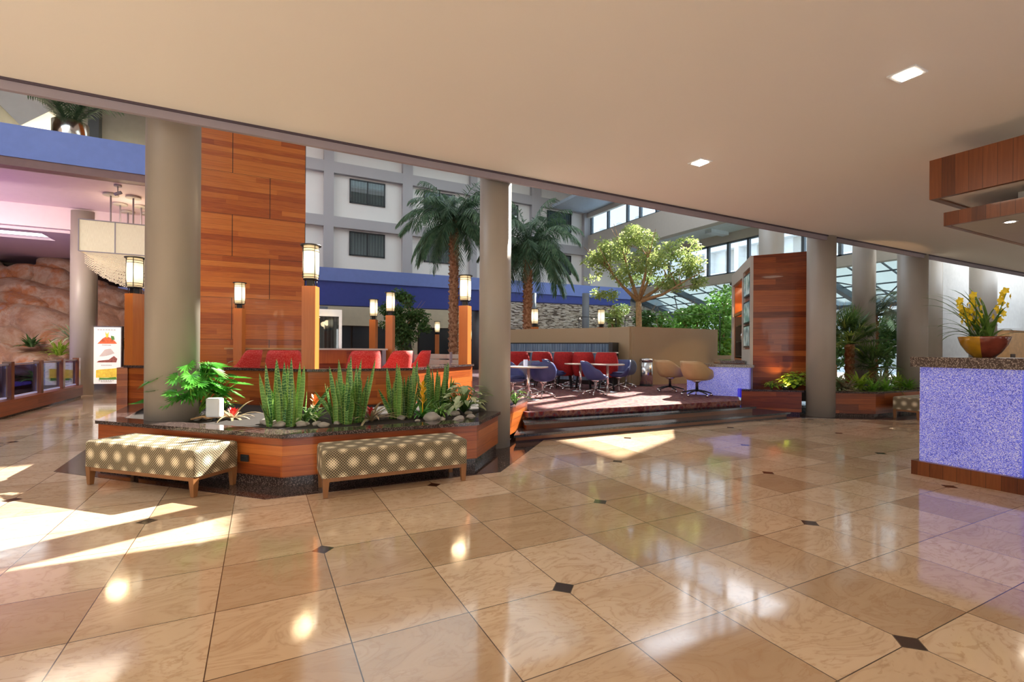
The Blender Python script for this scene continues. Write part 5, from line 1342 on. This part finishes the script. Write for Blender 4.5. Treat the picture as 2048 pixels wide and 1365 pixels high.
tree('ficus_tree', 'branching broadleaf tree with sunlit leaves above the tan partition', fb, [PT(1277, 604), PT(1205, 520), PT(1240, 480, .6), PT(1300, 500, -.6), PT(1345, 545, .3), PT(1310, 520, .8), PT(1375, 560, -.4)],
     [(PT(1195, 520), .55), (PT(1205, 500), .5), (PT(1190, 560), .45), (PT(1235, 500, .5), .6), (PT(1265, 475), .6), (PT(1290, 480, .5), .5), (PT(1300, 520, -.5), .65), (PT(1340, 510), .6), (PT(1370, 500, .4), .6), (PT(1385, 530), .5), (PT(1360, 560, .3), .55), (PT(1325, 570), .45), (PT(1395, 565), .35), (PT(1225, 590), .3), (PT(1240, 620), .35), (PT(1250, 545), .6), (PT(1200, 585), .3), (PT(1280, 550, .6), .5)], 15000, .12, 'ficus', 91, .13)
Yf = 17.5
fb = PT(806, 705); fb.z = Z3
tree('weeping_tree', 'leafy green tree between the lamp posts and left palm trunk', fb, [PT(805, 660), PT(790, 610), PT(830, 620)],
     [(PT(800, 605), .55), (PT(790, 640), .6), (PT(820, 650), .6), (PT(835, 635), .45), (PT(810, 680), .5), (PT(780, 620), .4), (PT(845, 655), .3), (PT(800, 590), .3)], 9000, .12, 'darkleaf', 92, .06)
Yf = 22.
gi = 0
for x, y, r, mt, lb in [(1290, 640, .7, 'darkleaf', 'dark garden bush behind the tree trunk'), (1225, 638, .6, 'ficus', 'light bush against the stone wall'), (1372, 640, .9, 'hedge', 'bright green broad bush left of the dark post'),
        (1320, 645, .8, 'hedge', 'green bush beside the first dark post'), (1448, 600, 1.1, 'hedge', 'upper part of the garden tree left of the wood screen'), (1447, 655, 1., 'hedge', 'middle garden bush beside the end of the tan wall'), (1450, 700, .9, 'lime', 'yellow-green bush low beside the wood screen'), (1395, 628, .8, 'hedge', 'large-leaved plant against the lean-to glass')]:
    c = PT(x, y); b = Vector((c.x, c.y, 0)); gi += 1
    tree('garden_bush', lb, b, [c-Vector((0, 0, .3)), c+Vector((.2, 0, .2)), c+Vector((-.2, .1, .3))], [(c, r*.8), (c+Vector((.3, .3, -.5)), r*.65), (c+Vector((-.3, -.1, -.9)), r*.65)], 1500, .24, mt, 100+gi, .05)
for x, y, lb in [(1672, 640, 'garden bush seen between the beige columns left of the fan palm'), (1735, 655, 'garden bush behind the fan palm crowns'), (1775, 620, 'garden tree outside behind the feather palm')]:
    c = atd(x, y, 17.5); b = Vector((c.x, c.y, 0)); gi += 1
    tree('garden_bush', lb, b, [c-Vector((0, 0, .3)), c+Vector((.2, 0, .2))], [(c-Vector((0, 0, .6)), .7), (c-Vector((0, 0, 1.2)), .7)], 1500, .2, 'darkleaf', 100+gi, .05)

# string of track lights above the partition
tl = thing('light_track', 'thin wire track with tiny glowing bulbs above the tan partition', 'light track')
mb = MB(); P1, P2 = atd(1158, 634, 18), atd(1232, 637, 18); mb.tube([P1, P2], .012, 6); P3, P4 = atd(1250, 633, 19), atd(1440, 628, 19); mb.tube([P3, P4], .01, 6)
for q in (P1, P2, P3, P4): mb.tube([q, Vector((q.x, q.y, q.z-1.8 if q.z < 5 else 2))], .014, 6)
mb.build('wire', M['dark'], tl)
for x, y, Y in [(1160, 637, 18), (1188, 638, 18), (1201, 639, 18), (1228, 640, 18), (1250, 632, 19), (1260, 634, 19), (1300, 633, 19), (1337, 625, 19), (1365, 624, 19), (1330, 639, 19), (1455, 608, 19)]:
    c = atd(x, y, Y); MB().lathe([(0, -.02), (.022, 0), (0, .02)], 10).build('bulb', M['bulb'], tl, loc=c)

# ================================================================== LIGHT
w = bpy.data.worlds.new('World'); SC.world = w; w.use_nodes = True; nt = w.node_tree
bg = nt.nodes['Background']; tcn = nt.nodes.new('ShaderNodeTexCoord'); sx = nt.nodes.new('ShaderNodeSeparateXYZ'); nt.links.new(tcn.outputs['Generated'], sx.inputs[0])
c = ramp(nt, sx.outputs[2], [(0., (1.0, .97, .93)), (.35, (.86, .93, 1.)), (1, (.62, .78, 1.))]); nt.links.new(c, bg.inputs[0]); bg.inputs[1].default_value = 4.5
sun = bpy.data.lights.new('sun', 'SUN'); sun.energy = 26; sun.angle = math.radians(.53); sun.color = (1, .93, .82)
so = bpy.data.objects.new('sun', sun); COL.objects.link(so); so.rotation_euler = Vector((.914, .407, .744)).to_track_quat('Z', 'Y').to_euler()
for x, y in ((-4.5, .8), (-1.2, -2.2)): area('ceiling_fill', (x, y, 2.3), (math.radians(180), 0, 0), 1.6, .6, 170, (1, .86, .66))  # out-of-view lamps added to brighten the left side of the ceiling
area('atrium_fill_west', (7, 21, 12.1), (0, 0, 0), 11, 6, 150, (.92, .96, 1))  # unseen area lamps added under the roof to lift the atrium light
area('atrium_fill_mid', (7, 10.5, 12.1), (0, 0, 0), 8, 4, 100, (.92, .96, 1))
area('atrium_fill_east', (17, 14, 12.1), (0, 0, 0), 5, 8, 100, (.92, .96, 1))
for x in (-4, 0, 4, 8, 12):
    for y in (-4, -.5, 3.2):
        area('lobby_fill', (x, y, 3.85), (0, 0, 0), .5, .5, 12, (1, .86, .68))  # lamps without fixtures, added under the ceiling for lobby ambience

# ================================================================== CAMERA
cam = bpy.data.cameras.new('camera'); cam.sensor_width = 36; cam.lens = 36*F/2048; cam.shift_y = (HY-682.5)/2048; cam.clip_start = .05; cam.clip_end = 300
co = bpy.data.objects.new('camera', cam); COL.objects.link(co)
f = Vector((ST, CT, 0)); r0 = Vector((CT, -ST, 0)); up = Vector((0, 0, 1))
r = r0*math.cos(ROLL)+up*math.sin(ROLL); u = up*math.cos(ROLL)-r0*math.sin(ROLL)
co.matrix_world = Matrix(((r.x, u.x, -f.x, 0), (r.y, u.y, -f.y, 0), (r.z, u.z, -f.z, EYE), (0, 0, 0, 1)))
SC.camera = co
SC.view_settings.view_transform = 'Standard'; SC.view_settings.look = 'None'; SC.view_settings.gamma = 1; SC.view_settings.exposure = 0
SC.view_settings.use_curve_mapping = False
SC.cycles.use_denoising = True
SC.cycles.max_bounces = 8; SC.cycles.transparent_max_bounces = 12; SC.cycles.sample_clamp_indirect = 6
